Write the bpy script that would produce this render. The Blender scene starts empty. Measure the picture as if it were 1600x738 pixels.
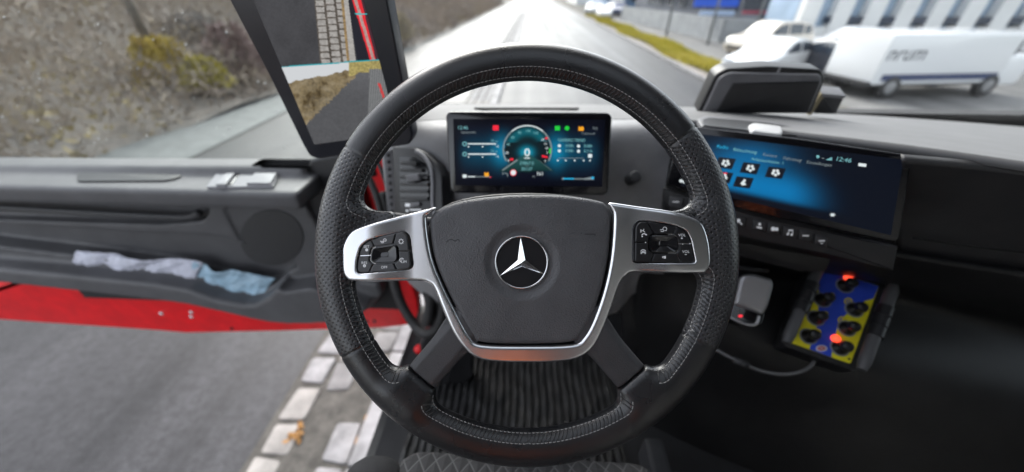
import bpy, math, random
import numpy as np
from mathutils import Vector, Matrix

random.seed(7)
rng = np.random.default_rng(11)
S = bpy.context.scene
COL = S.collection
R = math.radians

# ------------------------------------------------------------------ camera, sky, sun, exposure
F, CX, CY = 554.0, 800.0, 369.0          # focal length and centre in photo pixels (1600 wide)
PITCH, YAW, EYE = R(34.7), R(2.89), 3.0
CAM = np.array([0.0, 0.0, EYE])
cr = np.array([math.cos(YAW), math.sin(YAW), 0.0])
cf = np.array([-math.sin(YAW) * math.cos(PITCH), math.cos(YAW) * math.cos(PITCH), -math.sin(PITCH)])
cu = np.cross(cr, cf)
cam = bpy.data.cameras.new('camera')
camo = bpy.data.objects.new('camera', cam)
COL.objects.link(camo)
S.camera = camo
camo.location = CAM
camo.rotation_euler = (math.pi / 2 - PITCH, 0, YAW)
cam.sensor_width = 36.0
cam.lens = 36.0 * F / 1600.0
cam.clip_start, cam.clip_end = 0.02, 3000
cam.dof.use_dof = True
cam.dof.focus_distance = 0.385
cam.dof.aperture_fstop = 2.0
cam.dof.aperture_blades = 9

world = bpy.data.worlds.new('World')
S.world = world
world.use_nodes = True
nt = world.node_tree
sky = nt.nodes.new('ShaderNodeTexSky')
sky.sky_type = 'NISHITA'
sky.sun_disc = False
SUN_EL, SUN_AZ = R(42), R(-20)
sky.sun_elevation = SUN_EL
sky.sun_rotation = SUN_AZ
sky.air_density, sky.dust_density = 1.0, 3.0
hs = nt.nodes.new('ShaderNodeHueSaturation')
hs.inputs['Saturation'].default_value = 0.3
bg = nt.nodes['Background']
nt.links.new(sky.outputs[0], hs.inputs['Color'])
nt.links.new(hs.outputs[0], bg.inputs[0])
bg.inputs[1].default_value = 0.15
sl = bpy.data.lights.new('sun', 'SUN')
sl.energy, sl.angle, sl.color = 0.5, R(40), (1, 0.96, 0.9)
so = bpy.data.objects.new('sun', sl)
COL.objects.link(so)
sd = Vector((math.sin(SUN_AZ) * math.cos(SUN_EL), math.cos(SUN_AZ) * math.cos(SUN_EL), math.sin(SUN_EL)))
so.rotation_euler = sd.to_track_quat('Z', 'Y').to_euler()
so.location = (0, 0, 30)
S.view_settings.view_transform = 'Standard'
S.view_settings.look = 'None'
EXPO = 1.8
S.view_settings.exposure = EXPO
EM = 1.0 / 2 ** EXPO                      # emission that shows as 1.0
S.view_settings.gamma = 1
S.render.engine = 'CYCLES'
S.cycles.use_denoising = True
S.cycles.max_bounces = 8
S.cycles.diffuse_bounces = 5
S.cycles.transparent_max_bounces = 12
S.cycles.caustics_reflective = False
S.cycles.caustics_refractive = False

# ------------------------------------------------------------------ geometry helpers
def ray(px, py):
    return cf + (px - CX) / F * cr + (CY - py) / F * cu

def W(px, py, d):
    return CAM + d * ray(px, py)

def at(px, py, axis, val):
    r = ray(px, py)
    return CAM + r * (val - CAM[axis]) / r[axis]

def unit(v):
    v = np.asarray(v, float)
    return v / np.linalg.norm(v)

class Frame:
    """a plane of the place: origin, right, up and outward axes (outward = towards the viewer)"""
    def __init__(s, o, u, v):
        s.o = np.asarray(o, float); s.u = unit(u)
        v = np.asarray(v, float); v = v - s.u * v.dot(s.u)
        s.v = unit(v); s.n = np.cross(s.u, s.v)
    def p(s, px, py, c=0.0):
        r = ray(px, py); o = s.o + s.n * c
        t = (o - CAM).dot(s.n) / r.dot(s.n)
        q = CAM + r * t - s.o
        return np.array([q.dot(s.u), q.dot(s.v)])
    def pts(s, L, c=0.0):
        return np.array([s.p(x, y, c) for x, y in L])
    def w(s, P):
        P = np.asarray(P, float).reshape(-1, 3)
        return s.o + P[:, :1] * s.u + P[:, 1:2] * s.v + P[:, 2:3] * s.n
    def dist(s, px, py):
        q = s.p(px, py); return float((s.w([[q[0], q[1], 0]])[0] - CAM).dot(cf))

def frame3(tl, tr, bl):
    a, b, c = W(*tl), W(*tr), W(*bl)
    return Frame(a, b - a, a - c)

def smooth_poly(P, n=6, closed=True):
    P = np.asarray(P, float); m = len(P); out = []
    rngk = range(m) if closed else range(m - 1)
    for i in rngk:
        if closed:
            p0, p1, p2, p3 = P[i - 1], P[i], P[(i + 1) % m], P[(i + 2) % m]
        else:
            p0, p1, p2, p3 = P[max(i - 1, 0)], P[i], P[i + 1], P[min(i + 2, m - 1)]
        for k in range(n):
            t = k / n
            out.append(0.5 * ((2 * p1) + (-p0 + p2) * t + (2 * p0 - 5 * p1 + 4 * p2 - p3) * t * t + (-p0 + 3 * p1 - 3 * p2 + p3) * t ** 3))
    if not closed: out.append(P[-1])
    return np.array(out)

def round_poly(P, r, n=5):
    """polygon with its corners rounded by radius r"""
    P = [np.asarray(p, float)[:2] for p in P]; out = []; m = len(P)
    for i in range(m):
        a, b, c = P[i - 1], P[i], P[(i + 1) % m]
        d1, d2 = a - b, c - b; l1, l2 = np.linalg.norm(d1), np.linalg.norm(d2)
        k = min(r, l1 * .45, l2 * .45); s, e = b + d1 / l1 * k, b + d2 / l2 * k
        for j in range(n + 1):
            t = j / n; out.append((1 - t) ** 2 * s + 2 * t * (1 - t) * b + t * t * e)
    return np.array(out)

def area2(P):
    x, y = P[:, 0], P[:, 1]
    return 0.5 * np.sum(x * np.roll(y, -1) - y * np.roll(x, -1))

# ------------------------------------------------------------------ object helpers
def tag(o, label=None, cat=None, group=None, kind=None):
    if label: o['label'] = label
    if cat: o['category'] = cat
    if group: o['group'] = group
    if kind: o['kind'] = kind
    return o

def empty(name, loc, label, cat, group=None, mw=None):
    o = bpy.data.objects.new(name, None); COL.objects.link(o)
    o.empty_display_size = 0.05
    if mw is not None: o.matrix_world = mw
    else: o.location = loc
    o['mw'] = [v for row in (o.matrix_world if mw is not None else Matrix.Translation(Vector(loc))) for v in row]
    return tag(o, label, cat, group)

def world_of(o):
    m = Matrix.Identity(4)
    while o is not None:
        m = o.matrix_basis @ m; o = o.parent
    return m

def link(name, me, mats, parent=None, smooth=False, world_space=True):
    o = bpy.data.objects.new(name, me); COL.objects.link(o)
    for m in (mats if isinstance(mats, (list, tuple)) else [mats]): me.materials.append(m)
    if smooth: me.polygons.foreach_set('use_smooth', [True] * len(me.polygons))
    if parent is not None:
        o.parent = parent
        if world_space:
            me.transform(world_of(parent).inverted())
    me.update()
    return o

def mesh_np(V, Fc):
    V = np.ascontiguousarray(V, dtype=np.float32); Fc = np.asarray(Fc)
    me = bpy.data.meshes.new('m'); n, k = Fc.shape
    me.vertices.add(len(V)); me.vertices.foreach_set('co', V.ravel())
    me.loops.add(n * k); me.loops.foreach_set('vertex_index', Fc.astype(np.int32).ravel())
    me.polygons.add(n)
    me.polygons.foreach_set('loop_start', np.arange(0, n * k, k, dtype=np.int32))
    me.update(calc_edges=True)
    return me

class MB:
    """collects shapes for ONE mesh"""
    def __init__(s): s.v = []; s.f = []; s.mi = []; s.n = 0
    def add(s, V, Fc, mi=0):
        V = np.asarray(V, float).reshape(-1, 3); s.v.append(V)
        for f in Fc: s.f.append([int(i) + s.n for i in f]); s.mi.append(mi)
        s.n += len(V); return s
    def box(s, c, d, rot=None, mi=0, bev=0.0):
        c = np.asarray(c, float); h = np.asarray(d, float) / 2
        if bev <= 0:
            V = np.array([[x, y, z] for x in (-1, 1) for y in (-1, 1) for z in (-1, 1)], float) * h
            Fc = [(0, 1, 3, 2), (4, 6, 7, 5), (0, 4, 5, 1), (2, 3, 7, 6), (0, 2, 6, 4), (1, 5, 7, 3)]
        else:
            import bmesh
            bm = bmesh.new(); bmesh.ops.create_cube(bm, size=2.0)
            for v in bm.verts: v.co = Vector((v.co.x * h[0], v.co.y * h[1], v.co.z * h[2]))
            bmesh.ops.bevel(bm, geom=list(bm.edges), offset=min(bev, min(h) * .9), segments=2, affect='EDGES', profile=.6)
            bm.verts.ensure_lookup_table(); bm.verts.index_update()
            V = np.array([v.co[:] for v in bm.verts]); Fc = [[v.index for v in f.verts] for f in bm.faces]; bm.free()
        if rot is not None: V = V @ np.asarray(rot).T
        return s.add(V + c, Fc, mi)
    def prism(s, P2, c0, c1, fr=None, mi=0, bev=0.0, P2b=None):
        """extrude the 2D polygon along the outward axis from c0 (back) to c1 (front); bev chamfers the front rim"""
        P = np.asarray(P2, float)
        if area2(P) < 0: P = P[::-1]
        n = len(P); rings = []
        def ins(P, d):
            e = np.roll(P, -1, 0) - P; L = np.linalg.norm(e, axis=1, keepdims=True); L[L < 1e-9] = 1
            nrm = np.c_[-e[:, 1], e[:, 0]] / L
            m = nrm + np.roll(nrm, 1, 0); m /= np.maximum(np.linalg.norm(m, axis=1, keepdims=True), 1e-6)
            return P + m * d
        rings.append((P, c0))
        if bev > 0:
            for a in (0, 30, 60, 90):
                aa = R(a); rings.append((ins(P, bev * (1 - math.cos(aa))), c1 - bev + bev * math.sin(aa)))
        else: rings.append((P, c1))
        V = np.vstack([np.c_[Q, np.full(n, c)] for Q, c in rings]); Fc = []
        for k in range(len(rings) - 1):
            for i in range(n):
                j = (i + 1) % n; Fc.append((k * n + i, k * n + j, (k + 1) * n + j, (k + 1) * n + i))
        Fc.append(list(range((len(rings) - 1) * n, len(rings) * n))); Fc.append(list(range(n))[::-1])
        if fr is not None: V = fr.w(V)
        return s.add(V, Fc, mi)
    def tube(s, P, r, n=8, mi=0, cap=True):
        P = np.asarray(P, float); rr = np.broadcast_to(np.asarray(r, float), (len(P),)); V = []; Fc = []
        t = unit(P[1] - P[0]); a = np.cross(t, [0, 0, 1.]); 
        if np.linalg.norm(a) < .1: a = np.cross(t, [0, 1., 0])
        a = unit(a)
        for i in range(len(P)):
            t = unit(P[min(i + 1, len(P) - 1)] - P[max(i - 1, 0)])
            a = unit(a - t * a.dot(t)); b = np.cross(t, a)
            for k in range(n):
                th = 2 * math.pi * k / n; V.append(P[i] + rr[i] * (a * math.cos(th) + b * math.sin(th)))
        for i in range(len(P) - 1):
            for k in range(n):
                q = (k + 1) % n; Fc.append((i * n + k, i * n + q, (i + 1) * n + q, (i + 1) * n + k))
        if cap: Fc.append(list(range(n))[::-1]); Fc.append([(len(P) - 1) * n + k for k in range(n)])
        return s.add(V, Fc, mi)
    def lathe(s, prof, o, axis, n=20, mi=0):
        """revolve (radius, height) pairs round the axis through o"""
        ax = unit(axis); a = np.cross(ax, [0, 0, 1.])
        if np.linalg.norm(a) < .1: a = np.cross(ax, [0, 1., 0])
        a = unit(a); b = np.cross(ax, a); V = []; Fc = []; m = len(prof)
        for (r, h) in prof:
            for k in range(n):
                th = 2 * math.pi * k / n; V.append(np.asarray(o) + ax * h + r * (a * math.cos(th) + b * math.sin(th)))
        for i in range(m - 1):
            for k in range(n):
                q = (k + 1) % n; Fc.append((i * n + k, i * n + q, (i + 1) * n + q, (i + 1) * n + k))
        Fc.append(list(range(n))[::-1]); Fc.append([(m - 1) * n + k for k in range(n)])
        return s.add(V, Fc, mi)
    def build(s, name, mats, parent=None, smooth=False, world_space=True, auto=None):
        me = bpy.data.meshes.new(name); me.from_pydata(np.vstack(s.v).tolist(), [], s.f)
        me.polygons.foreach_set('material_index', s.mi)
        o = link(name, me, mats, parent, smooth, world_space)
        if auto: me.set_sharp_from_angle(angle=R(auto))
        return o

def loft(rows, nu=6, nv=6):
    """a smooth skin through a grid of world points; returns verts, quads"""
    G = np.asarray(rows, float)
    G = np.array([smooth_poly(r, nu, False) for r in G])
    G = np.array([smooth_poly(G[:, j], nv, False) for j in range(G.shape[1])]).transpose(1, 0, 2)
    a, b = G.shape[:2]
    Fc = [(i * b + j, (i + 1) * b + j, (i + 1) * b + j + 1, i * b + j + 1) for i in range(a - 1) for j in range(b - 1)]
    return G.reshape(-1, 3), Fc

# signed distances -------------------------------------------------
def sd_poly(P, X, Y):
    P = np.asarray(P, float); X, Y = np.broadcast_arrays(np.asarray(X, float), np.asarray(Y, float))
    d = np.full(X.shape, 1e18); s = np.ones(X.shape); n = len(P); j = n - 1
    for i in range(n):
        ex, ey = P[j] - P[i]; wx, wy = X - P[i, 0], Y - P[i, 1]
        t = np.clip((wx * ex + wy * ey) / max(ex * ex + ey * ey, 1e-18), 0, 1)
        bx, by = wx - ex * t, wy - ey * t; d = np.minimum(d, bx * bx + by * by)
        c1, c2, c3 = Y >= P[i, 1], Y < P[j, 1], ex * wy > ey * wx
        s = np.where((c1 & c2 & c3) | (~c1 & ~c2 & ~c3), -s, s); j = i
    return s * np.sqrt(d)

def smin(a, b, k):
    h = np.maximum(k - np.abs(a - b), 0) / k
    return np.minimum(a, b) - h * h * k * .25

def sstep(a, b, x):
    t = np.clip((x - a) / (b - a), 0, 1); return t * t * (3 - 2 * t)

def extr(d2, dz, rr):
    a, b = d2 + rr, dz + rr
    return np.minimum(np.maximum(a, b), 0) + np.sqrt(np.maximum(a, 0) ** 2 + np.maximum(b, 0) ** 2) - rr

def nets(f, lo, hi, h):
    xs = [np.arange(lo[i], hi[i] + h, h) for i in range(3)]
    X, Y, Z = xs[0][:, None, None], xs[1][None, :, None], xs[2][None, None, :]
    Sx = np.ascontiguousarray(f(X, Y, Z) + np.zeros([len(a) for a in xs]))
    ins = Sx < 0; i8 = ins.astype(np.int8)
    c = sum(i8[a:a + ins.shape[0] - 1, b:b + ins.shape[1] - 1, d:d + ins.shape[2] - 1] for a in (0, 1) for b in (0, 1) for d in (0, 1))
    mask = (c > 0) & (c < 8); ci = np.argwhere(mask); n = len(ci)
    idx = -np.ones(mask.shape, np.int64); idx[mask] = np.arange(n)
    P = np.zeros((n, 3)); cnt = np.zeros(n)
    for ax in range(3):
        o1, o2 = [i for i in range(3) if i != ax]
        for q in ((0, 0), (1, 0), (0, 1), (1, 1)):
            a = np.zeros(3, int); a[o1], a[o2] = q; b = a.copy(); b[ax] = 1
            A, B = ci + a, ci + b
            sa, sb = Sx[A[:, 0], A[:, 1], A[:, 2]], Sx[B[:, 0], B[:, 1], B[:, 2]]
            cr_ = (sa < 0) != (sb < 0); t = np.where(cr_, sa / np.where(cr_, sa - sb, 1), 0)
            p = a[None, :] + t[:, None] * (b - a)[None, :]
            P += p * cr_[:, None]; cnt += cr_
    V = np.asarray(lo) + (ci + P / cnt[:, None]) * h
    quads = []
    for a, b, c_ in ((0, 1, 2), (1, 2, 0), (2, 0, 1)):
        s0 = [slice(1, -1)] * 3; s1 = [slice(1, -1)] * 3; s0[a] = slice(0, -1); s1[a] = slice(1, None)
        e = ins[tuple(s0)] != ins[tuple(s1)]; I = np.argwhere(e)
        off = np.ones(3, int); off[a] = 0; I = I + off
        def cell(db, dc):
            J = I.copy(); J[:, b] -= db; J[:, c_] -= dc; return idx[J[:, 0], J[:, 1], J[:, 2]]
        q = np.stack([cell(1, 1), cell(0, 1), cell(0, 0), cell(1, 0)], 1)
        flip = ~ins[I[:, 0], I[:, 1], I[:, 2]]; q[flip] = q[flip][:, ::-1]; quads.append(q)
    q = np.vstack(quads); q = q[(q >= 0).all(1)]
    return V, q

# ------------------------------------------------------------------ materials
def new_mat(name):
    m = bpy.data.materials.new(name); m.use_nodes = True
    return m, m.node_tree, m.node_tree.nodes['Principled BSDF']

def N(nt, typ, **kw):
    n = nt.nodes.new(typ)
    for k, v in kw.items():
        if k in n.inputs: n.inputs[k].default_value = v
        else: setattr(n, k, v)
    return n

def ramp(nt, stops):
    r = nt.nodes.new('ShaderNodeValToRGB'); e = r.color_ramp.elements
    while len(e) < len(stops): e.new(0.5)
    for k, (p, c) in enumerate(stops):
        e[k].position = p; e[k].color = (*c, 1) if len(c) == 3 else c
    return r

def mat(name, col, rough=0.5, metal=0.0, bump=None, var=None, coat=0.0, spec=0.5, coords='Object', rvar=0.0, emit=None, col2=None):
    """bump = (scale, strength, distance); var = (scale, amount) mottles the colour; col2 = second colour for the mottling"""
    m, nt, b = new_mat(name)
    b.inputs['Base Color'].default_value = (*col, 1); b.inputs['Roughness'].default_value = rough
    b.inputs['Metallic'].default_value = metal; b.inputs['Coat Weight'].default_value = coat
    b.inputs['Specular IOR Level'].default_value = spec
    tc = N(nt, 'ShaderNodeTexCoord')
    if var:
        no = N(nt, 'ShaderNodeTexNoise', Scale=var[0], Detail=8.0, Roughness=0.65); nt.links.new(tc.outputs[coords], no.inputs['Vector'])
        c2 = col2 or tuple(c * (1 - var[1]) for c in col); c1 = col if col2 else tuple(c * (1 + var[1]) for c in col)
        rp = ramp(nt, [(0.35, c2), (0.65, c1)]); nt.links.new(no.outputs['Fac'], rp.inputs[0]); nt.links.new(rp.outputs[0], b.inputs['Base Color'])
        if rvar:
            mr = N(nt, 'ShaderNodeMapRange'); mr.inputs['To Min'].default_value = rough - rvar; mr.inputs['To Max'].default_value = rough + rvar
            nt.links.new(no.outputs['Fac'], mr.inputs['Value']); nt.links.new(mr.outputs[0], b.inputs['Roughness'])
    if bump:
        n2 = N(nt, 'ShaderNodeTexNoise', Scale=bump[0], Detail=4.0); nt.links.new(tc.outputs[coords], n2.inputs['Vector'])
        bp = N(nt, 'ShaderNodeBump', Strength=bump[1], Distance=bump[2]); nt.links.new(n2.outputs['Fac'], bp.inputs['Height']); nt.links.new(bp.outputs[0], b.inputs['Normal'])
    if emit:
        b.inputs['Emission Color'].default_value = (*emit[:3], 1); b.inputs['Emission Strength'].default_value = emit[3] * EM
    return m

def glow(name, col, s=1.0):
    return mat(name, tuple(c * .05 for c in col), 0.4, emit=(*col, s))

def glass_mat(name, tint, refl=1.0):
    m, nt, b = new_mat(name); nt.nodes.remove(b); out = nt.nodes['Material Output']
    t = N(nt, 'ShaderNodeBsdfTransparent'); t.inputs[0].default_value = (*tint, 1)
    g = N(nt, 'ShaderNodeBsdfGlossy', Roughness=0.02); g.inputs[0].default_value = (refl, refl, refl, 1)
    fr = N(nt, 'ShaderNodeFresnel', IOR=1.45); mx = N(nt, 'ShaderNodeMixShader')
    nt.links.new(fr.outputs[0], mx.inputs[0]); nt.links.new(t.outputs[0], mx.inputs[1]); nt.links.new(g.outputs[0], mx.inputs[2])
    nt.links.new(mx.outputs[0], out.inputs[0]); return m

def vcol_screen(name):
    """a lit display: its picture is stored as a colour attribute"""
    m, nt, b = new_mat(name); a = N(nt, 'ShaderNodeAttribute', attribute_name='pic')
    b.inputs['Base Color'].default_value = (.004, .004, .005, 1); b.inputs['Roughness'].default_value = .35; b.inputs['Specular IOR Level'].default_value = .2
    nt.links.new(a.outputs['Color'], b.inputs['Emission Color']); b.inputs['Emission Strength'].default_value = EM
    return m

def screen_mesh(name, fr, quad, nx, ny, fn, parent, c, m):
    """quad: TL,TR,BR,BL in photo pixels; fn(px, py) -> rgb array"""
    q = [np.array(p, float) for p in quad]; u, v = np.meshgrid(np.linspace(0, 1, nx), np.linspace(0, 1, ny))
    u, v = u[..., None], v[..., None]
    P = (q[0] * (1 - u) + q[1] * u) * (1 - v) + (q[3] * (1 - u) + q[2] * u) * v; P = P.reshape(-1, 2)
    V = fr.w(np.c_[fr.pts(P, c), np.full(len(P), c)])
    Fc = np.array([(j * nx + i, (j + 1) * nx + i, (j + 1) * nx + i + 1, j * nx + i + 1) for j in range(ny - 1) for i in range(nx - 1)])
    me = mesh_np(V, Fc); a = me.color_attributes.new('pic', 'FLOAT_COLOR', 'POINT')
    rgb = np.clip(fn(P[:, 0], P[:, 1]), 0, 4); a.data.foreach_set('color', np.c_[rgb, np.ones(len(rgb))].astype(np.float32).ravel())
    return link(name, me, m, parent)

_tx = {}
def text_tris(s):
    if s not in _tx:
        cu_ = bpy.data.curves.new('t', 'FONT'); cu_.body = s; cu_.size = 1.0; cu_.align_x = 'CENTER'; cu_.align_y = 'CENTER'; cu_.resolution_u = 3
        o = bpy.data.objects.new('t', cu_); COL.objects.link(o); dg = bpy.context.evaluated_depsgraph_get(); dg.update()
        me = bpy.data.meshes.new_from_object(o.evaluated_get(dg))
        V = np.array([v.co[:] for v in me.vertices]); Fc = [tuple(p.vertices) for p in me.polygons]
        bpy.data.objects.remove(o); bpy.data.curves.remove(cu_); bpy.data.meshes.remove(me); _tx[s] = (V, Fc)
    return _tx[s]

def put_text(mb, s, fr, px, py, size_px, c, mi=0, shear=0, ang=0, sx=1.0):
    """flat lettering on a frame; size in photo pixels of capital-height*1.4"""
    V, Fc = text_tris(s); k = size_px * fr.dist(px, py) / F; q = fr.p(px, py, c); ca, sa = math.cos(ang), math.sin(ang)
    x, y = V[:, 0] * k * sx, V[:, 1] * k; X, Y = x * ca - y * sa, x * sa + y * ca
    mb.add(fr.w(np.c_[q[0] + X + shear * Y, q[1] + Y, np.full(len(V), c)]), Fc, mi)

def flat(mb, fr, P, c, mi=0, th=0.0003):
    Q = fr.pts(P, c); mb.prism(Q, c - th, c, fr, mi)
def bar(mb, fr, x0, y0, x1, y1, c, mi=0): flat(mb, fr, [(x0, y0), (x1, y0), (x1, y1), (x0, y1)], c, mi)
def disc(mb, fr, x, y, r, c, mi=0, n=16, ry=None): flat(mb, fr, [(x + r * math.cos(2 * math.pi * k / n), y + (ry or r) * math.sin(2 * math.pi * k / n)) for k in range(n)], c, mi)
def arcband(mb, fr, x, y, r0, r1, a0, a1, c, mi=0, n=24, sq=1.0):
    A = [R(a0 + (a1 - a0) * k / n) for k in range(n + 1)]
    Po = [(x + r1 * math.cos(t), y - sq * r1 * math.sin(t)) for t in A]; Pi = [(x + r0 * math.cos(t), y - sq * r0 * math.sin(t)) for t in A]
    for k in range(n): flat(mb, fr, [Po[k], Po[k + 1], Pi[k + 1], Pi[k]], c, mi)

M = {}
M['plastic'] = mat('dark_plastic', (.045, .046, .05), .48, bump=(900, .25, .0006), var=(40, .12))
M['plastic_grey'] = mat('grey_plastic', (.13, .13, .14), .5, bump=(800, .25, .0006), var=(25, .1))
M['plastic_light'] = mat('light_grey_plastic', (.24, .24, .255), .48, bump=(700, .2, .0006), var=(20, .08))
M['plastic_black'] = mat('black_plastic', (.016, .016, .018), .42, bump=(600, .2, .0006), var=(30, .2))
M['gloss_black'] = mat('gloss_black', (.006, .006, .008), .12, coat=.3)
M['rubber'] = mat('black_rubber', (.02, .02, .021), .6, bump=(300, .3, .001), var=(60, .3))
M['red'] = mat('red_paint', (.86, .004, .010), .4, coat=.15, var=(9, .12))
M['silver'] = mat('satin_silver', (.82, .83, .86), .27, metal=1.0, bump=(2500, .05, .0002))
M['chrome'] = mat('chrome', (.85, .86, .88), .09, metal=1.0)
M['white_mark'] = mat('glowing_print', (.75, .76, .78), .5, emit=(.7, .72, .75, .18))  # weak glow added to the white print
M['thread'] = mat('grey_thread', (.30, .295, .29), .7)
# ================================================================== STEERING WHEEL (local units: photo pixels at the wheel plane)
DW = 0.385; WX, WY = 823.0, 398.0; WS = DW / F
wmw = Matrix(((cr[0], cu[0], -cf[0], 0), (cr[1], cu[1], -cf[1], 0), (cr[2], cu[2], -cf[2], 0), (0, 0, 0, 1)))
wmw.translation = Vector(W(WX, WY, DW))
wheel = empty('steering_wheel', None, 'black leather steering wheel with perforated grips and silver trim in front of the dashboard', 'steering wheel', mw=wmw)

def L(px, py, z=0.0):
    k = 1 - z / F
    return np.array([(px - CX) * k - (WX - CX), -((py - CY) * k - (WY - CY)), z])
def L2(pts, z=0.0): return np.array([L(x, y, z)[:2] for x, y in pts])

def wnets(name, f, lo, hi, h, m, parent=wheel, attrs=None):
    V, q = nets(f, lo, hi, h); me = mesh_np(V * WS, q)
    if attrs is not None:
        a = me.attributes.new('grip', 'FLOAT_VECTOR', 'POINT'); a.data.foreach_set('vector', attrs(V).astype(np.float32).ravel())
    return link(name, me, m, parent, True, world_space=False)

RR, RA, RB = 301.0, 28.5, 21.0
def obox(X, Y, c, ang, hx, hy, rr=6):
    ca, sa = math.cos(ang), math.sin(ang); x = (X - c[0]) * ca + (Y - c[1]) * sa; y = -(X - c[0]) * sa + (Y - c[1]) * ca
    qx, qy = np.abs(x) - hx + rr, np.abs(y) - hy + rr
    return np.minimum(np.maximum(qx, qy), 0) + np.sqrt(np.maximum(qx, 0) ** 2 + np.maximum(qy, 0) ** 2) - rr
A_L, A_R = R(229.5), R(-49.5)              # directions of the two lower spokes
SEAM = 252.0
def leather(X, Y, Z):
    r = np.sqrt(X * X + Y * Y)
    d = (np.sqrt(((r - RR) / RA) ** 2 + (Z / RB) ** 2) - 1) * 23.0
    for (px, py, hx, hy) in ((575, 374, 44, 44), (1072, 374, 44, 44)):
        c = L(px, py, 0); b = extr(obox(X, Y, c, 0.0, hx, hy, 12), np.abs(Z + 4) - 10, 8); d = smin(d, b, 34)
    for a in (A_L, A_R):
        cx, cy = math.cos(a) * 275, math.sin(a) * 275
        b = extr(obox(X, Y, (cx, cy), a, 24, 28, 8), np.abs(Z + 1) - 13, 11); d = smin(d, b, 30)
        t, w = X * math.cos(a) + Y * math.sin(a), np.abs(-X * math.sin(a) + Y * math.cos(a))
        d = np.where((t < SEAM + 12) & (t > 100) & (w < 60), np.maximum(d, SEAM - t), d)
    # seam grooves between smooth and perforated leather
    th = np.degrees(np.arctan2(Y, X)) % 360
    for s0 in (149.2, 209.0, 37.2, 333.2):
        dd = (th - s0 + 180) % 360 - 180; d = d + 1.6 * np.exp(-(R(1) * dd * r / 1.5) ** 2) * (r > 262)
    return d

def grip_attr(V):
    X, Y, Z = V.T; r = np.hypot(X, Y); ph = np.arctan2(r - RR, Z + 1e-6)
    v = np.where(r > RR, np.abs(ph) * 25, -np.maximum(np.abs(ph) * 25, np.abs(r - RR)))
    th = np.degrees(np.arctan2(Y, X)) % 360; u = np.where(X > 0, np.radians((th + 180) % 360 - 180), np.radians(180 - th)) * 301
    # signed distance (px) inside the perforated zones; positive = perforated
    def zone(a, b):
        mid, hw = (a + b) / 2, (b - a) / 2; return (hw - np.abs((th - mid + 180) % 360 - 180)) * R(1) * np.maximum(r, 200)
    return np.c_[u, v, np.maximum(zone(149.2, 209.0), zone(-26.8, 37.2))]

def leather_mat():
    m, nt, b = new_mat('steering_wheel_leather'); at_ = N(nt, 'ShaderNodeAttribute', attribute_name='grip')
    sx = N(nt, 'ShaderNodeSeparateXYZ'); nt.links.new(at_.outputs['Vector'], sx.inputs[0])
    def mth(op, a, c=None, **k):
        n = N(nt, 'ShaderNodeMath', operation=op)
        for i, v in enumerate((a, c)):
            if v is None: continue
            if isinstance(v, (int, float)): n.inputs[i].default_value = v
            else: nt.links.new(v, n.inputs[i])
        return n.outputs[0]
    PU, PV = 9.2, 5.3
    dots = None
    for off in (0.0, .5):
        fu = mth('SUBTRACT', mth('FRACT', mth('ADD', mth('DIVIDE', sx.outputs[0], PU), off + 100)), .5)
        fv = mth('SUBTRACT', mth('FRACT', mth('ADD', mth('DIVIDE', sx.outputs[1], PV * 2), off + 100)), .5)
        fu, fv = mth('MULTIPLY', fu, PU), mth('MULTIPLY', fv, PV * 2)
        d = mth('SQRT', mth('ADD', mth('MULTIPLY', fu, fu), mth('MULTIPLY', fv, fv)))
        dots = d if dots is None else mth('MINIMUM', dots, d)
    hole = N(nt, 'ShaderNodeMapRange', interpolation_type='SMOOTHSTEP'); nt.links.new(dots, hole.inputs['Value'])
    for k, v in (('From Min', .9), ('From Max', 2.4), ('To Min', 1.0), ('To Max', 0.0)): hole.inputs[k].default_value = v
    zone = N(nt, 'ShaderNodeMapRange', interpolation_type='SMOOTHSTEP'); nt.links.new(sx.outputs[2], zone.inputs['Value'])
    for k, v in (('From Min', 2.0), ('From Max', 5.0), ('To Min', 0.0), ('To Max', 1.0)): zone.inputs[k].default_value = v
    holes = mth('MULTIPLY', hole.outputs[0], zone.outputs[0])
    tc = N(nt, 'ShaderNodeTexCoord'); vo = N(nt, 'ShaderNodeTexVoronoi', Scale=1100.0); nt.links.new(tc.outputs['Object'], vo.inputs['Vector'])
    no = N(nt, 'ShaderNodeTexNoise', Scale=14.0, Detail=6.0); nt.links.new(tc.outputs['Object'], no.inputs['Vector'])
    c0 = ramp(nt, [(.3, (.011, .011, .0125)), (.7, (.018, .018, .020))]); nt.links.new(no.outputs['Fac'], c0.inputs[0])
    mx = N(nt, 'ShaderNodeMix', data_type='RGBA'); nt.links.new(zone.outputs[0], mx.inputs[0]); nt.links.new(c0.outputs[0], mx.inputs[6]); mx.inputs[7].default_value = (.036, .036, .040, 1)
    m2 = N(nt, 'ShaderNodeMix', data_type='RGBA'); nt.links.new(holes, m2.inputs[0]); nt.links.new(mx.outputs[2], m2.inputs[6]); m2.inputs[7].default_value = (.003, .003, .003, 1)
    nt.links.new(m2.outputs[2], b.inputs['Base Color'])
    rg = N(nt, 'ShaderNodeMapRange'); nt.links.new(no.outputs['Fac'], rg.inputs['Value']); rg.inputs['To Min'].default_value = .22; rg.inputs['To Max'].default_value = .34
    nt.links.new(rg.outputs[0], b.inputs['Roughness'])
    b.inputs['Coat Weight'].default_value = .4; b.inputs['Coat Roughness'].default_value = .26
    h = mth('SUBTRACT', mth('MULTIPLY', vo.outputs['Distance'], .22), mth('MULTIPLY', holes, 1.0))
    bp = N(nt, 'ShaderNodeBump', Strength=.8, Distance=.0009); nt.links.new(h, bp.inputs['Height']); nt.links.new(bp.outputs[0], b.inputs['Normal'])
    return m
M['leather'] = leather_mat()
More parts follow.
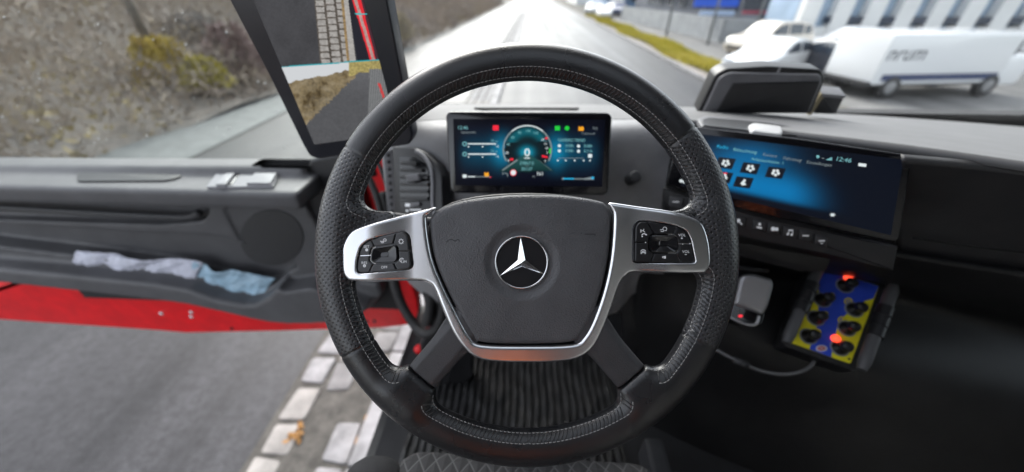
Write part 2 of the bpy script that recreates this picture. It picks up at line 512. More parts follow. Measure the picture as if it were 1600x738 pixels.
rim = wnets('leather_rim', leather, (-336, -336, -28), (336, 336, 28), 1.9, M['leather'], attrs=grip_attr)

outer = L2([(538, 402), (539, 384), (549, 365), (566, 355), (620, 338), (650, 330), (670, 325), (692, 320), (760, 306), (823, 301.5), (890, 305), (940, 314), (965, 317), (1010, 324), (1050, 331), (1080, 340), (1096, 352),
            (1105, 380), (1107, 410), (1101, 423), (1088, 427), (1000, 426), (981, 431), (970, 446), (958, 480), (942, 520), (925, 548), (900, 563), (865, 568), (823, 569), (782, 568), (748, 563), (727, 549), (707, 522), (690, 484), (677, 452), (667, 443), (650, 440), (560, 439), (545, 435), (539, 424)], 14)
outer = smooth_poly(outer, 4)
# stitching: follow the edge of each opening at two insets
def surf_z(x, y):
    zs = np.linspace(26, -12, 150); d = leather(np.full(150, x), np.full(150, y), zs); k = np.argmax(d < 0)
    return zs[k] if d[k] < 0 else None
gx = np.arange(-336, 337, 3.0)
GZ = np.min(np.stack([leather(gx[:, None], gx[None, :], np.float64(z)) for z in (-12, -8, -4, 0, 4)]), 0)
def F2(x, y):
    fx, fy = (x + 336) / 3, (y + 336) / 3; i, j = int(fx), int(fy); u, v = fx - i, fy - j
    if not (0 <= i < len(gx) - 1 and 0 <= j < len(gx) - 1): return 99.0
    return (GZ[i, j] * (1 - u) + GZ[i + 1, j] * u) * (1 - v) + (GZ[i, j + 1] * (1 - u) + GZ[i + 1, j + 1] * u) * v
def trace(start, lvl, step=1.5):
    """walk the contour both ways from a start point until a spoke root or the silver trim is met"""
    halves = []
    for sgn in (1, -1):
        p = np.array(start, float); out = []
        for k in range(900):
            for _ in range(3):
                g = np.array([F2(p[0] + 2, p[1]) - F2(p[0] - 2, p[1]), F2(p[0], p[1] + 2) - F2(p[0], p[1] - 2)]) / 4
                n2 = g.dot(g)
                if n2 < 1e-4: break
                s_ = (F2(*p) - lvl) / n2 * g; l = np.linalg.norm(s_); p = p - s_ * min(1, 4 / max(l, 1e-9))
            if any(100 < p[0] * math.cos(a) + p[1] * math.sin(a) < SEAM + (3 if lvl > -5 else 14) and abs(-p[0] * math.sin(a) + p[1] * math.cos(a)) < 55 for a in (A_L, A_R)): break
            if k % 4 == 0 and float(sd_poly(outer, p[0], p[1])) < 1: break
            if any(100 < p[0] * math.cos(a) + p[1] * math.sin(a) and abs(-p[0] * math.sin(a) + p[1] * math.cos(a)) < 22 for a in (A_L, A_R)): break
            out.append(p.copy())
            t = np.array([-g[1], g[0]]) * sgn; t /= np.linalg.norm(t) + 1e-9; p = p + t * step
        halves.append(out)
    return np.array(halves[1][::-1] + halves[0][1:])
def resample(P, d):
    s = np.r_[0, np.cumsum(np.linalg.norm(np.diff(P, axis=0), axis=1))]; q = np.arange(0, s[-1], d)
    return np.c_[np.interp(q, s, P[:, 0]), np.interp(q, s, P[:, 1])]
def xy(px, py): return L(px, py, 0)[:2]
paths = [xy(556, 520), xy(823, 668), xy(1090, 520), xy(823, 122)]
for a in paths:
    th = MB(); zig = MB(); Ls = []
    for lvl in (-1.6, -10.5):
        P = trace(a, lvl); P = resample(P, 6.3); Ls.append(P)
        for i in range(len(P) - 1):
            d = P[i + 1] - P[i]; p0, p1 = P[i] + d * .08, P[i] + d * .80; pp = []
            for t in (0, .5, 1):
                q = p0 * (1 - t) + p1 * t; z = surf_z(*q)
                if z is None: break
                pp.append((q[0], q[1], z + (.1 if t != .5 else .7)))
            if len(pp) == 3: th.tube(np.array(pp) * WS, .62 * WS, 5)
    A, B = Ls
    for i in range(1, len(A) - 2):
        j = np.argmin(np.linalg.norm(B - A[i], axis=1)); k = min(j + 1, len(B) - 1)
        p0, p1 = A[i] * .85 + B[k] * .15, A[i] * .12 + B[k] * .88
        if np.linalg.norm(B[k] - A[i]) > 22: continue
        pp = []
        for t in (0, .35, .7, 1):
            q = p0 * (1 - t) + p1 * t; z = surf_z(*q)
            if z is None: break
            pp.append((q[0], q[1], z + (.05 if t in (0, 1) else .75)))
        if len(pp) == 4: zig.tube(np.array(pp) * WS, .95 * WS, 5)
    th.build('stitching', M['thread'], wheel, True, world_space=False)
    zig.build('cross_stitching', mat('black_thread', (.03, .03, .032), .45), wheel, True, world_space=False)

# plastic lower spokes
hub_mat = None
def grain_mat(name, col, rough, sc, st, dist):
    m, nt, b = new_mat(name); tc = N(nt, 'ShaderNodeTexCoord'); vo = N(nt, 'ShaderNodeTexVoronoi', Scale=sc)
    no = N(nt, 'ShaderNodeTexNoise', Scale=sc * .4, Detail=3.0); mxv = N(nt, 'ShaderNodeMix', data_type='VECTOR')
    vm = N(nt, 'ShaderNodeVectorMath', operation='MULTIPLY_ADD'); nt.links.new(tc.outputs['Object'], no.inputs['Vector']); nt.links.new(no.outputs['Color'], vm.inputs[0])
    vm.inputs[1].default_value = (.0012,) * 3; nt.links.new(tc.outputs['Object'], vm.inputs[2]); nt.links.new(vm.outputs[0], vo.inputs['Vector'])
    bp = N(nt, 'ShaderNodeBump', Strength=st, Distance=dist); nt.links.new(vo.outputs['Distance'], bp.inputs['Height']); nt.links.new(bp.outputs[0], b.inputs['Normal'])
    n3 = N(nt, 'ShaderNodeTexNoise', Scale=30.0, Detail=5.0); nt.links.new(tc.outputs['Object'], n3.inputs['Vector'])
    rp = ramp(nt, [(.3, tuple(c * .85 for c in col)), (.7, tuple(c * 1.15 for c in col))]); nt.links.new(n3.outputs['Fac'], rp.inputs[0]); nt.links.new(rp.outputs[0], b.inputs['Base Color'])
    b.inputs['Roughness'].default_value = rough; return m
M['hub'] = grain_mat('grained_airbag_skin', (.088, .088, .094), .46, 620.0, .55, .0009)
M['spoke'] = grain_mat('spoke_plastic', (.05, .05, .054), .45, 900.0, .4, .0006)
for a in (A_L, A_R):
    def fs(X, Y, Z, a=a):
        t = X * math.cos(a) + Y * math.sin(a); w = -X * math.sin(a) + Y * math.cos(a)
        d2 = np.maximum(np.maximum(t - SEAM + 2.2, 95 - t), np.abs(w) - 27 - 5 * sstep(200, 150, t))
        zt = 9 - 3.5 * sstep(15, 27, np.abs(w))
        return extr(d2, np.maximum(Z - zt, -18 - Z), 4)
    c = np.array([math.cos(a), math.sin(a)]) * 175
    wnets('lower_spoke', fs, (c[0] - 110, c[1] - 110, -22), (c[0] + 110, c[1] + 110, 16), 1.6, M['spoke'])

# silver trim frame
inner = L2([(665, 345), (670, 335), (683, 325), (720, 313), (823, 305), (905, 309), (945, 318), (957, 328), (960, 345), (956, 400), (946, 450), (930, 498), (914, 528), (895, 540), (823, 542), (752, 540), (734, 528), (716, 497), (690, 445), (673, 400)], 14)
inner = smooth_poly(inner, 4)
pod_l = round_poly(L2([(555.5, 428.5), (557, 405), (563.5, 384), (575, 375), (597, 368), (629, 361.5), (637, 369), (643, 421), (600, 425.5)], 22), 9)
pod_r = round_poly(L2([(992, 410), (993, 354), (1000, 345), (1022, 346), (1055, 352), (1073, 360), (1080, 374), (1087.5, 410), (1081, 411.5), (1000, 411.5)], 22), 6)
def zc(X): return 5 + 11 * sstep(165, 235, np.abs(X - (815 - WX)))
def trim(X, Y, Z):
    do, di = sd_poly(outer, X[:, :, 0], Y[:, :, 0])[:, :, None], sd_poly(inner, X[:, :, 0], Y[:, :, 0])[:, :, None]
    dp = np.minimum(sd_poly(pod_l, X[:, :, 0], Y[:, :, 0]), sd_poly(pod_r, X[:, :, 0], Y[:, :, 0]))[:, :, None]
    d2 = np.maximum(do, -di)
    # the top strip above the airbag is part of the cover, not silver
    top = extr(d2, np.abs(Z - zc(X)) - 6.5, 5.5)
    hole = np.maximum(dp, 0 * Z - (Z - zc(X) - 1.5))
    return np.maximum(top, -extr(dp, np.abs(Z - zc(X) - 8) - 7.5, 1.5))
def grid2(f):
    def g(X, Y, Z):
        Xb, Yb = np.broadcast_arrays(X, Y); return f(Xb, Yb, Z)
    return g
strip = sd_poly
def trim_cut(X, Y, Z):
    d = trim(X, Y, Z)
    cut = np.maximum(np.abs(X - (816 - WX)) - 131 + (Y - 50) * .0, 70 - Y)       # opening of the silver at the top edge
    return -smin(-d, cut, 7)
o_lo = outer.min(0) - 4; o_hi = outer.max(0) + 4
wnets('silver_trim', grid2(trim_cut), (o_lo[0], o_lo[1], -6), (o_hi[0], o_hi[1], 27), 1.25, M['silver'])

# airbag cover
bag = smooth_poly(L2([(669, 350), (672, 338), (684, 326), (722, 313), (775, 306), (823, 303.5), (880, 305), (938, 313), (950, 321), (957, 333), (957, 350), (953, 400), (943, 449), (927, 496), (911, 525), (893, 537), (823, 539.5), (754, 537.5), (737, 526), (719, 496), (693, 445), (676, 400)], 12), 4)
EMB = L(815, 410, 12)
def bagf(X, Y, Z):
    d2 = sd_poly(bag, X[:, :, 0], Y[:, :, 0])[:, :, None]
    r = np.hypot(X - EMB[0], Y - EMB[1])
    zt = 15 - 3.2e-4 * ((X - EMB[0]) ** 2) - 2.0e-4 * (Y - EMB[1]) ** 2 - 5.0 * (1 - sstep(45, 60, r)) + 2.5 * sstep(-30, -6, d2) * 0
    return extr(d2, np.maximum(Z - zt, -30 - Z), 9)
b_lo, b_hi = bag.min(0) - 4, bag.max(0) + 4
wnets('airbag_cover', grid2(bagf), (b_lo[0], b_lo[1], -33), (b_hi[0], b_hi[1], 20), 1.5, M['hub'])
# dark body behind
back = smooth_poly(L2([(672, 340), (720, 310), (823, 300), (925, 310), (960, 335), (965, 400), (950, 470), (925, 545), (880, 562), (823, 564), (765, 562), (722, 545), (690, 470), (668, 400)], -10), 4)
mb = MB(); mb.prism(back * .985, -60, -8, bev=4)
for x in (600, 1047): mb.box(L(x, 386, -2) + [0, 0, -3], (110, 78, 12), bev=4)
mb.v = [v * WS for v in mb.v]; mb.build('back_cover', M['plastic_black'], wheel, world_space=False)

# emblem: ring, dark disc, three-pointed star
mb = MB(); zE = 10.5
mb.lathe([(38.5, zE - 2), (38.5, zE + .6), (0.1, zE + .6)][::1], (EMB[0], EMB[1], 0), (0, 0, 1), 48)
mb.v = [v * WS for v in mb.v]; emb = mb.build('emblem', mat('emblem_disc', (.02, .02, .022), .25), wheel, world_space=False)
mb = MB(); mb.lathe([(38, zE), (38.4, zE + 2.2), (39.6, zE + 3), (40.8, zE + 2.4), (41.4, zE - 1)], (EMB[0], EMB[1], 0), (0, 0, 1), 64)
mb.f = mb.f[:-2]; mb.mi = mb.mi[:-2]; mb.v = [v * WS for v in mb.v]
def sub(mb, name, m, parent, smooth=False):
    o = mb.build(name, m, None, smooth); o.parent = parent; return o
sub(mb, 'ring', M['chrome'], emb, True)
mb = MB(); c = np.array([EMB[0], EMB[1], zE + .6])
for k in range(3):
    a = R(92 + 120 * k); d = np.array([math.cos(a), math.sin(a), 0]); p = np.array([-d[1], d[0], 0])
    a2 = a - R(60); a3 = a + R(60)
    n1 = np.array([math.cos(a2), math.sin(a2), 0]) * 6.6; n2 = np.array([math.cos(a3), math.sin(a3), 0]) * 6.6
    V = [c + [0, 0, 5.5], c + n1, c + d * 39 + [0, 0, .4], c + n2]
    mb.add(V, [(0, 1, 2), (0, 2, 3)])
mb.v = [v * WS for v in mb.v]; sub(mb, 'star', M['chrome'], emb)

# button pods
class LF:
    """lettering frame on the wheel"""
    def __init__(s, z): s.z = z
    def w(s, P): P = np.asarray(P, float).reshape(-1, 3); return P
    def p(s, px, py, c=0.0): return L(px, py, c)[:2]
    def pts(s, Q, c=0.0): return L2(Q, c)
    def dist(s, px, py): return F
lf = LF(0)
M['button'] = mat('button_grey', (.055, .056, .06), .42, bump=(1500, .1, .0003))
M['button_dark'] = mat('button_black', (.014, .014, .016), .38)
M['pad'] = mat('gloss_touch_pad', (.01, .01, .012), .1, coat=.6)
pods = [dict(pod=pod_l, btn=M['button'], org=(540, 340), sc=7.383,
             pad=[(290, 400), (308, 352), (560, 314), (598, 338), (606, 480), (575, 520), (312, 527), (280, 502)],
             gaps=[((295, 255), (325, 325)), ((580, 180), (545, 310)), ((715, 388), (635, 391)), ((590, 610), (550, 525)), ((275, 630), (315, 540)), ((165, 443), (238, 440))]),
        dict(pod=pod_r, btn=M['button_dark'], org=(980, 330), sc=8.2,
             pad=[(283, 350), (310, 308), (620, 308), (652, 345), (672, 480), (640, 537), (320, 532), (280, 490)],
             gaps=[((270, 160), (345, 285)), ((635, 210), (600, 300)), ((830, 423), (700, 420)), ((685, 635), (635, 540)), ((310, 640), (345, 545)), ((120, 400), (235, 402))])]
for pd in pods:
    T = lambda q, z=20: L(pd['org'][0] + q[0] / pd['sc'], pd['org'][1] + q[1] / pd['sc'], z)[:2]
    mb = MB(); mb.prism(pd['pod'] * 1.0, 10, 15.5); mb.v = [v * WS for v in mb.v]
    base = mb.build('switch_pod', M['gloss_black'], wheel, world_space=False)
    pad = round_poly([T(q) for q in pd['pad']], 4, 3); pc = pad.mean(0)
    gp = [(T(a), T(b)) for a, b in pd['gaps']]
    lo, hi = pd['pod'].min(0) - 1, pd['pod'].max(0) + 1
    for k in range(6):
        g0, g1 = gp[k], gp[(k + 1) % 6]; m0, m1 = (g0[0] + g0[1]) / 2 - pc, (g1[0] + g1[1]) / 2 - pc
        bis = unit(unit(m0) + unit(m1))
        def hp(g, other):
            d = unit(g[1] - g[0]); n = np.array([-d[1], d[0]])
            ref = pc + bis * 30
            if n.dot(ref - g[0]) < 0: n = -n
            return g[0], n
        h0, h1 = hp(g0, m1), hp(g1, m0)
        def fb(X, Y, Z, pd=pd, pad=pad, h0=h0, h1=h1, pc=pc, bis=bis):
            x, y = X[:, :, 0], Y[:, :, 0]
            d = np.maximum(sd_poly(pd['pod'], x, y) + 1.6, 1.6 - sd_poly(pad, x, y))
            for (p, n) in (h0, h1): d = np.maximum(d, .75 - ((x - p[0]) * n[0] + (y - p[1]) * n[1]))
            d = np.maximum(d, -((x - pc[0]) * bis[0] + (y - pc[1]) * bis[1]))[:, :, None]
            return extr(d, np.abs(Z - 17) - 3.2, 1.2)
        wnets_o = nets(grid2(fb), (lo[0], lo[1], 13), (hi[0], hi[1], 21.4), .7)
        if len(wnets_o[1]) < 20: continue
        me = mesh_np(wnets_o[0] * WS, wnets_o[1]); link('button', me, pd['btn'], base, True, world_space=False)
    # touch pad: shallow dish with a raised square centre
    mb = MB(); ins = pc + (pad - pc) * .96; n = len(ins)
    sq = pc + (ins - pc) * .30
    V = np.vstack([np.c_[ins, np.full(n, 16.)], np.c_[ins, np.full(n, 20.)], np.c_[pc + (ins - pc) * .92, np.full(n, 20.4)], np.c_[sq * 1.0, np.full(n, 17.2)], np.c_[pc + (sq - pc) * .86, np.full(n, 18.2)]])
    Fc = [(r * n + i, r * n + (i + 1) % n, (r + 1) * n + (i + 1) % n, (r + 1) * n + i) for r in range(4) for i in range(n)] + [tuple(range(4 * n, 5 * n))]
    if area2(ins) < 0: Fc = [f[::-1] for f in Fc]
    mb.add(V * WS, Fc); mb.build('touch_pad', M['pad'], base, world_space=False)
    # printed symbols
    mk = MB(); zt = 20.3
    def P_(q): return (pd['org'][0] + q[0] / pd['sc'], pd['org'][1] + q[1] / pd['sc'])
    def ring(q, r, w=.55, a0=0, a1=360, n=14): x, y = P_(q); arcband(mk, lf, x, y, r - w, r + w, a0, a1, zt, n=n)
    def txt(s_, q, size): x, y = P_(q); put_text(mk, s_, lf, x, y, size, zt)
    def line(a, b, w=.5):
        a, b = np.array(P_(a)), np.array(P_(b)); d = unit(b - a); nn = np.array([-d[1], d[0]]) * w
        flat(mk, lf, [a + nn, b + nn, b - nn, a - nn], zt)
    if pd['sc'] < 8:
        txt('SET', (240, 338), 5.6); ring((243, 374), 1.8); line((232, 374), (254, 374)); line((243, 364), (243, 384))
        txt('RES', (215, 525), 5.6); ring((218, 558), 1.8); line((208, 558), (228, 558))
        txt('OFF', (445, 576), 5.6); txt('LIM', (672, 512), 5.6); ring((648, 492), 3.0, .5, 20, 250)
        line((648, 492), (652, 480), .5)
        ring((640, 277), 3.0, .45)
        for k in range(8): a = R(45 * k); line((640 + 27 * math.cos(a), 277 + 27 * math.sin(a)), (640 + 33 * math.cos(a), 277 + 33 * math.sin(a)), .5)
        line((400, 277), (428, 277)); ring((428, 284), 1.4, .45, -90, 90); line((408, 291), (430, 291)); line((400, 277), (406, 270)); ring((452, 262), 2.2, .45, -60, 200); line((440, 272), (465, 272))
    else:
        txt('VOL', (702, 310), 5.8); line((688, 348), (712, 348), .6); line((700, 338), (700, 358), .6)
        txt('VOL', (752, 522), 5.8); line((738, 557), (762, 557), .6)
        ring((205, 530), 4.2, .5, 20, 160); ring((205, 530), 2.0, .5, 0, 180); line((172, 530), (240, 530), .55); line((172, 545), (190, 545)); line((222, 545), (240, 545))
        line((175, 235), (175, 275), .6); line((175, 255), (205, 250)); line((205, 250), (217, 228)); line((205, 252), (228, 272)); ring((215, 318), 3.4, .7, 20, 170); line((185, 330), (200, 322), .9); line((235, 300), (252, 305), .9)
        line((420, 240), (455, 240)); line((430, 262), (460, 262)); ring((458, 251), 1.4, .45, -90, 90); ring((482, 230), 3.0, .45, -30, 210); line((480, 250), (506, 250))
        line((455, 580), (455, 602), .6); line((462, 590), (474, 578), .6); line((474, 578), (474, 610), .6); line((482, 574), (490, 610), .6); line((490, 572), (490, 606), .5)
        ring((235, 402), .5, .5, 0, 360, 6); ring((712, 424), .5, .5, 0, 360, 6)
    mk.v = [v * WS for v in mk.v]; mk.build('printed_symbols', M['white_mark'], base, world_space=False)

# small embossed marks on the cover
mk = MB()
def emboss(x, y, pts):
    for (a, b) in pts:
        a, b = np.array(a) + (x, y), np.array(b) + (x, y); d = unit(b - a); nn = np.array([-d[1], d[0]]) * .55
        q = L2([a + nn, b + nn, b - nn, a - nn], 12); X = q.mean(0); z = 15 - 3.2e-4 * (X[0] - EMB[0]) ** 2 - 2e-4 * (X[1] - EMB[1]) ** 2
        mk.prism(q, z - 1, z + .35)
def emb_done():
    global mk
    mk.v = [v * WS for v in mk.v]; mk.build('embossed_mark', M['plastic_black'], wheel, world_space=False); mk = MB()
emboss(708, 376, [((-9, 0), (-3, -2)), ((-3, -2), (3, 1)), ((3, 1), (8, -2)), ((8, -2), (10, 2)), ((-9, 0), (-10, 3))])
emb_done(); emboss(919, 366, [((-11, 0), (11, 0)), ((11, 0), (11, 3)), ((-11, 0), (-11, -2))])
emb_done()

# steering column and the stalk behind the wheel
P0 = np.array(wmw @ Vector((L(815, 420, -60) * WS).tolist())); P1 = P0 + cf * .30 + np.array([0, .02, -.06])
colo = empty('steering_column', P1, 'dark steering column shroud running from the wheel down under the dashboard', 'steering column')
mb = MB(); mb.tube([P0, P0 + cf * .05, P1], [.045, .06, .08], 20); mb.build('shroud', M['plastic_black'], colo, True, auto=40)
mb = MB(); D2 = .44; mb.tube([W(700, 350, D2), W(660, 345, D2), W(620, 340, D2), W(578, 337, D2)], [.006, .0055, .0065, .006], 10); mb.build('stalk', M['plastic'], colo, True)
# ================================================================== THE CAB
EX = EYE
def plate(name, fr, poly, c0, c1, m, parent, bev=0.002, rnd=0.0, smooth=True, conv=True):
    P = fr.pts(poly, c1) if conv else np.asarray(poly)
    if rnd: P = round_poly(P, rnd, 5)
    mb = MB(); mb.prism(P, c0, c1, fr, bev=bev); return mb.build(name, m, parent, smooth, auto=35)

XL, XR, YW, ZR, ZF = -.42, 1.95, 1.17, EX + .85, EX - 1.1
cab = empty('truck_cab', (XL, 0, ZF), 'red truck cab seen from inside, with dark floor, lining, pillars and windscreen round the driver', 'truck cab')
M['lining'] = mat('cab_lining', (.28, .275, .265), .8, bump=(300, .3, .001), var=(10, .1))
M['lining_dark'] = mat('dark_cab_lining', (.02, .02, .022), .75, bump=(200, .3, .001), var=(8, .2))
M['glass'] = glass_mat('clear_glass', (.93, .96, .95)); M['door_glass'] = glass_mat('tinted_door_glass', (.80, .86, .85), 1.0)
def part(name, shapes, m, parent=cab, bev=0.0, **k):
    mb = MB()
    for (c, d) in shapes: mb.box(c, d, bev=bev)
    return mb.build(name, m, parent, **k)
xm, xw = (XL + XR) / 2, XR - XL
part('floor', [((xm, .2, ZF - .03), (xw, 2.1, .06))], M['lining_dark'])
part('roof', [((xm, .65, ZR + .03), (xw + .1, .7, .06)), ((xm, -.68, ZR + .03), (xw + .1, .4, .06)), ((XL + .05, -.09, ZR + .03), (.2, .78, .06)), ((1.32, -.09, ZR + .03), (1.36, .78, .06))], M['lining'])
mb = MB(); mb.add([(XL + .15, -.48, ZR + .05), (.64, -.48, ZR + .05), (.64, .30, ZR + .05), (XL + .15, .30, ZR + .05)], [(0, 1, 2, 3)]); mb.build('added_roof_hatch', M['glass'], cab)  # unseen hatch and roof opening, added to brighten the cab from above
part('rear_wall', [((xm, -.88, EX - .1), (xw + .1, .06, 2.0))], M['lining'])
part('side_wall', [((XL - .03, -.70, EX - .68), (.06, .32, .84)), ((XL - .03, -.84, EX + .28), (.06, .06, 1.1))], M['lining'])  # left wall cut low behind the door to let in more light
part('side_wall', [((XR + .03, 0, EX - .78), (.06, 2.3, .66)), ((XR + .03, -.5, EX + .2), (.06, .7, 1.3)), ((XR + .03, 1.1, EX + .2), (.06, .12, 1.3)), ((XR + .03, .5, EX + .75), (.06, 1.1, .2))], M['lining_dark'])
part('bulkhead', [((xm, YW + .06, EX - .72), (xw, .05, .8))], M['lining_dark'])
part('sill', [((XL - .012, .35, ZF - .05), (.024, 1.4, .10))], M['plastic_black'])
part('outer_sill', [((XL - .02, .55, ZF - .18), (.03, 1.3, .16))], M['plastic_black'], bev=.01)
mb = MB(); q_ = W(655, 545, 1.22); mb.lathe([(.016, 0), (.016, .008), (.010, .014)], q_, -cf, 14); mb.build('sill_reflector', M['red'], cab, True)
# windscreen, pillars (slightly leaning back)
mb = MB(); zb, zt = EX - .33, EX + .82
mb.add([(XL, YW + .02, zb), (XR, YW + .02, zb), (XR, YW - .13, zt), (XL, YW - .13, zt)], [(0, 1, 2, 3)]); mb.build('windscreen', M['glass'], cab)
for x in (XL - .02, XR + .02):
    mb = MB(); P = [(x, YW + .01, ZF + .2), (x, YW, zb), (x, YW - .14, zt)]; mb.tube(P, .035, 10); mb.build('windscreen_pillar', M['plastic_black'], cab, True)
mb = MB(); mb.add([(XR + .03, -.15, EX - .45), (XR + .03, 1.04, EX - .45), (XR + .03, 1.04, EX + .65), (XR + .03, -.15, EX + .65)], [(0, 1, 2, 3)]); mb.build('side_window', M['door_glass'], cab)

# ribbed rubber mat
matt = empty('floor_mat', (0, .8, ZF), 'black ribbed rubber floor mat in the footwell behind the steering wheel', 'floor mat')
V = []; xs = np.arange(-.34, .30, .0022); ys = np.linspace(.32, 1.12, 90)
prof = .006 + .009 * sstep(.25, .6, np.abs(((xs / .0235) % 1) - .5) * 2)
X, Y = np.meshgrid(xs, ys); Zm = ZF + prof[None, :] + .0025 * np.sin(Y * 60 + np.sin(X * 40) * 2) + .003 * np.sin(X * 9) + .001 * rng.standard_normal(X.shape)
V = np.stack([X + .003 * np.sin(Y * 23), Y, Zm], -1).reshape(-1, 3); nx, ny = len(xs), len(ys)
I = (np.arange(ny - 1)[:, None] * nx + np.arange(nx - 1)[None, :]).ravel(); q = np.stack([I, I + 1, I + nx + 1, I + nx], 1)
link('rubber_sheet', mesh_np(V, q), mat('mat_rubber', (.024, .024, .025), .42, bump=(90, .5, .004), var=(14, .45)), matt, True)

# ---------------------------------------------------------------- dashboard
dash = empty('dashboard', (0.4, 1.0, EX - .9), 'wide grey truck dashboard wrapping round the driver under the windscreen', 'dashboard')
def skin(name, rows, m, parent=dash, th=.012, nu=7, nv=7, world=False):
    G = [[(p if world else W(*p)) for p in r] for r in rows]; V, Fc = loft(G, nu, nv)
    mb = MB(); mb.add(V, Fc); o = mb.build(name, m, parent, True)
    md = o.modifiers.new('thickness', 'SOLIDIFY'); md.thickness = th; md.offset = 0; return o
def wb(px, py): return tuple(at(px, py, 1, YW - .005))
DFC = mat('dash_face', (.25, .25, .26), .5, bump=(800, .3, .0008), var=(12, .12))
DTC = mat('dash_top', (.15, .15, .155), .68, bump=(700, .3, .0008), var=(12, .08))
WBp = [(627, 168), (700, 166), (823, 166), (950, 167), (1062, 170), (1200, 176), (1354, 184), (1500, 194), (1760, 214)]
rowA = [wb(*p) for p in WBp]
rowB = [W(612, 178, .94), W(700, 176, .90), W(823, 176, .88), W(950, 177, .88), W(1050, 178, .84), W(1180, 184, .82), W(1354, 204, .76), W(1500, 222, .70), W(1760, 262, .60)]
rowC = [W(606, 198, .87), W(690, 192, .79), W(823, 191, .78), W(950, 192, .78), W(1040, 190, .76), W(1150, 201, .70), W(1354, 226, .58), W(1500, 246, .52), W(1760, 285, .44)]
skin('dash_top', [rowA, rowB, rowC], DTC, world=True)
rD = [W(602, 212, .84), W(690, 206, .755), W(823, 206, .75), W(950, 206, .75), W(1030, 206, .745), W(1058, 206, .74)]
rE = [W(600, 240, .84), W(690, 240, .75), W(823, 240, .75), W(950, 240, .75), W(1022, 240, .75), W(1048, 240, .75)]
rF = [W(606, 300, .86), W(690, 310, .78), W(823, 315, .78), W(950, 310, .78), W(1010, 300, .78), W(1040, 300, .77)]
rG = [W(616, 380, .90), W(690, 420, .86), W(823, 430, .86), W(950, 430, .86), W(990, 410, .88), W(1036, 400, .86)]
rH = [W(640, 440, .96), W(700, 480, 1.0), W(823, 500, 1.0), W(950, 490, 1.0), W(990, 470, 1.0), W(1036, 460, .98)]
rc6 = [rowC[0], rowC[1], rowC[2], rowC[3], W(1022, 190, .765), rowC[4] + 0]
rc6[5] = W(1052, 192, .752)
skin('dash_face', [rc6, rD, rE, rF, rG, rH], DFC, world=True)
# slot on the top and round sensor on the face
fs_ = frame3((740, 167, .93), (910, 167.6, .93), (740, 173, .885))
plate('defroster_slot', fs_, [(741, 168), (905, 168.4), (900, 172.2), (752, 172)], -.004, .004, mat('slot_black', (.004, .004, .004), .95, spec=.1), dash, .001)
mb = MB(); q = W(991, 277, .735); mb.lathe([(.0125, -.03), (.0125, .006), (.010, .010), (.004, .011)], q, -cf, 24); mb.build('round_sensor', M['plastic'], dash, True, auto=40)

# rubber edge strip with studs, left end of the dash
fe = frame3((599, 236, .80), (614, 236, .80), (604, 348, .86))
es = plate('edge_strip', fe, [(599, 236), (613, 234), (619, 352), (607, 352)], -.02, .0, M['plastic_grey'], dash, .001)
for k in range(10):
    mb = MB(); x, y = 606 + k * .75, 242 + k * 11; qq = fe.p(x, y, 0); mb.lathe([(.0042, -.001), (.0042, .002), (.002, .0035)], fe.w([[qq[0], qq[1], 0]])[0], fe.n, 10); mb.build('stud', M['plastic'], es, True)

# air vent
fv = frame3((612, 232, .775), (684, 240, .725), (614, 335, .79))
vent = plate('air_vent', fv, [(612, 229), (648, 231), (664, 238), (682, 256), (690, 275), (693, 360), (618, 360)], -.03, .004, M['plastic_black'], dash, .003, .006)
plate('vent_cavity', fv, [(624, 245), (648, 246), (664, 256), (669, 268), (670, 312), (625, 314)], .0045, .006, M['gloss_black'], vent, .0)
for k in range(6):
    y = 252 + k * 11; xr = 650 + min(k, 2) * 9
    plate('slat', fv, [(625, y), (xr, y + 1), (xr, y + 6), (625, y + 5)], .006, .013, M['plastic_black'], vent, .001)
mb = MB(); P = [(650, 236), (662, 244), (673, 262), (676, 285), (676, 318), (680, 338)]
mb.tube(fv.w([[*fv.p(x, y, .006), .006] for x, y in smooth_poly(P, 4, False)]), .0042, 8); mb.build('vent_trim', M['plastic_light'], vent, True)
plate('vent_tab', fv, [(632, 274), (653, 271), (655, 282), (636, 285)], .012, .022, M['plastic_grey'], vent, .002, .002)
plate('control_strip', fv, [(625, 316), (672, 314), (674, 334), (626, 340)], .004, .008, M['plastic_black'], vent, .001)
mb = MB(); bar(mb, fv, 633, 318, 643, 323, .011); bar(mb, fv, 634, 328, 638, 331, .011); bar(mb, fv, 640, 327, 658, 329, .011); mb.build('printed_symbols', M['white_mark'], vent)
plate('slider', fv, [(640, 317), (655, 316), (655, 322), (640, 324)], .008, .014, M['plastic_grey'], vent, .001, .001)

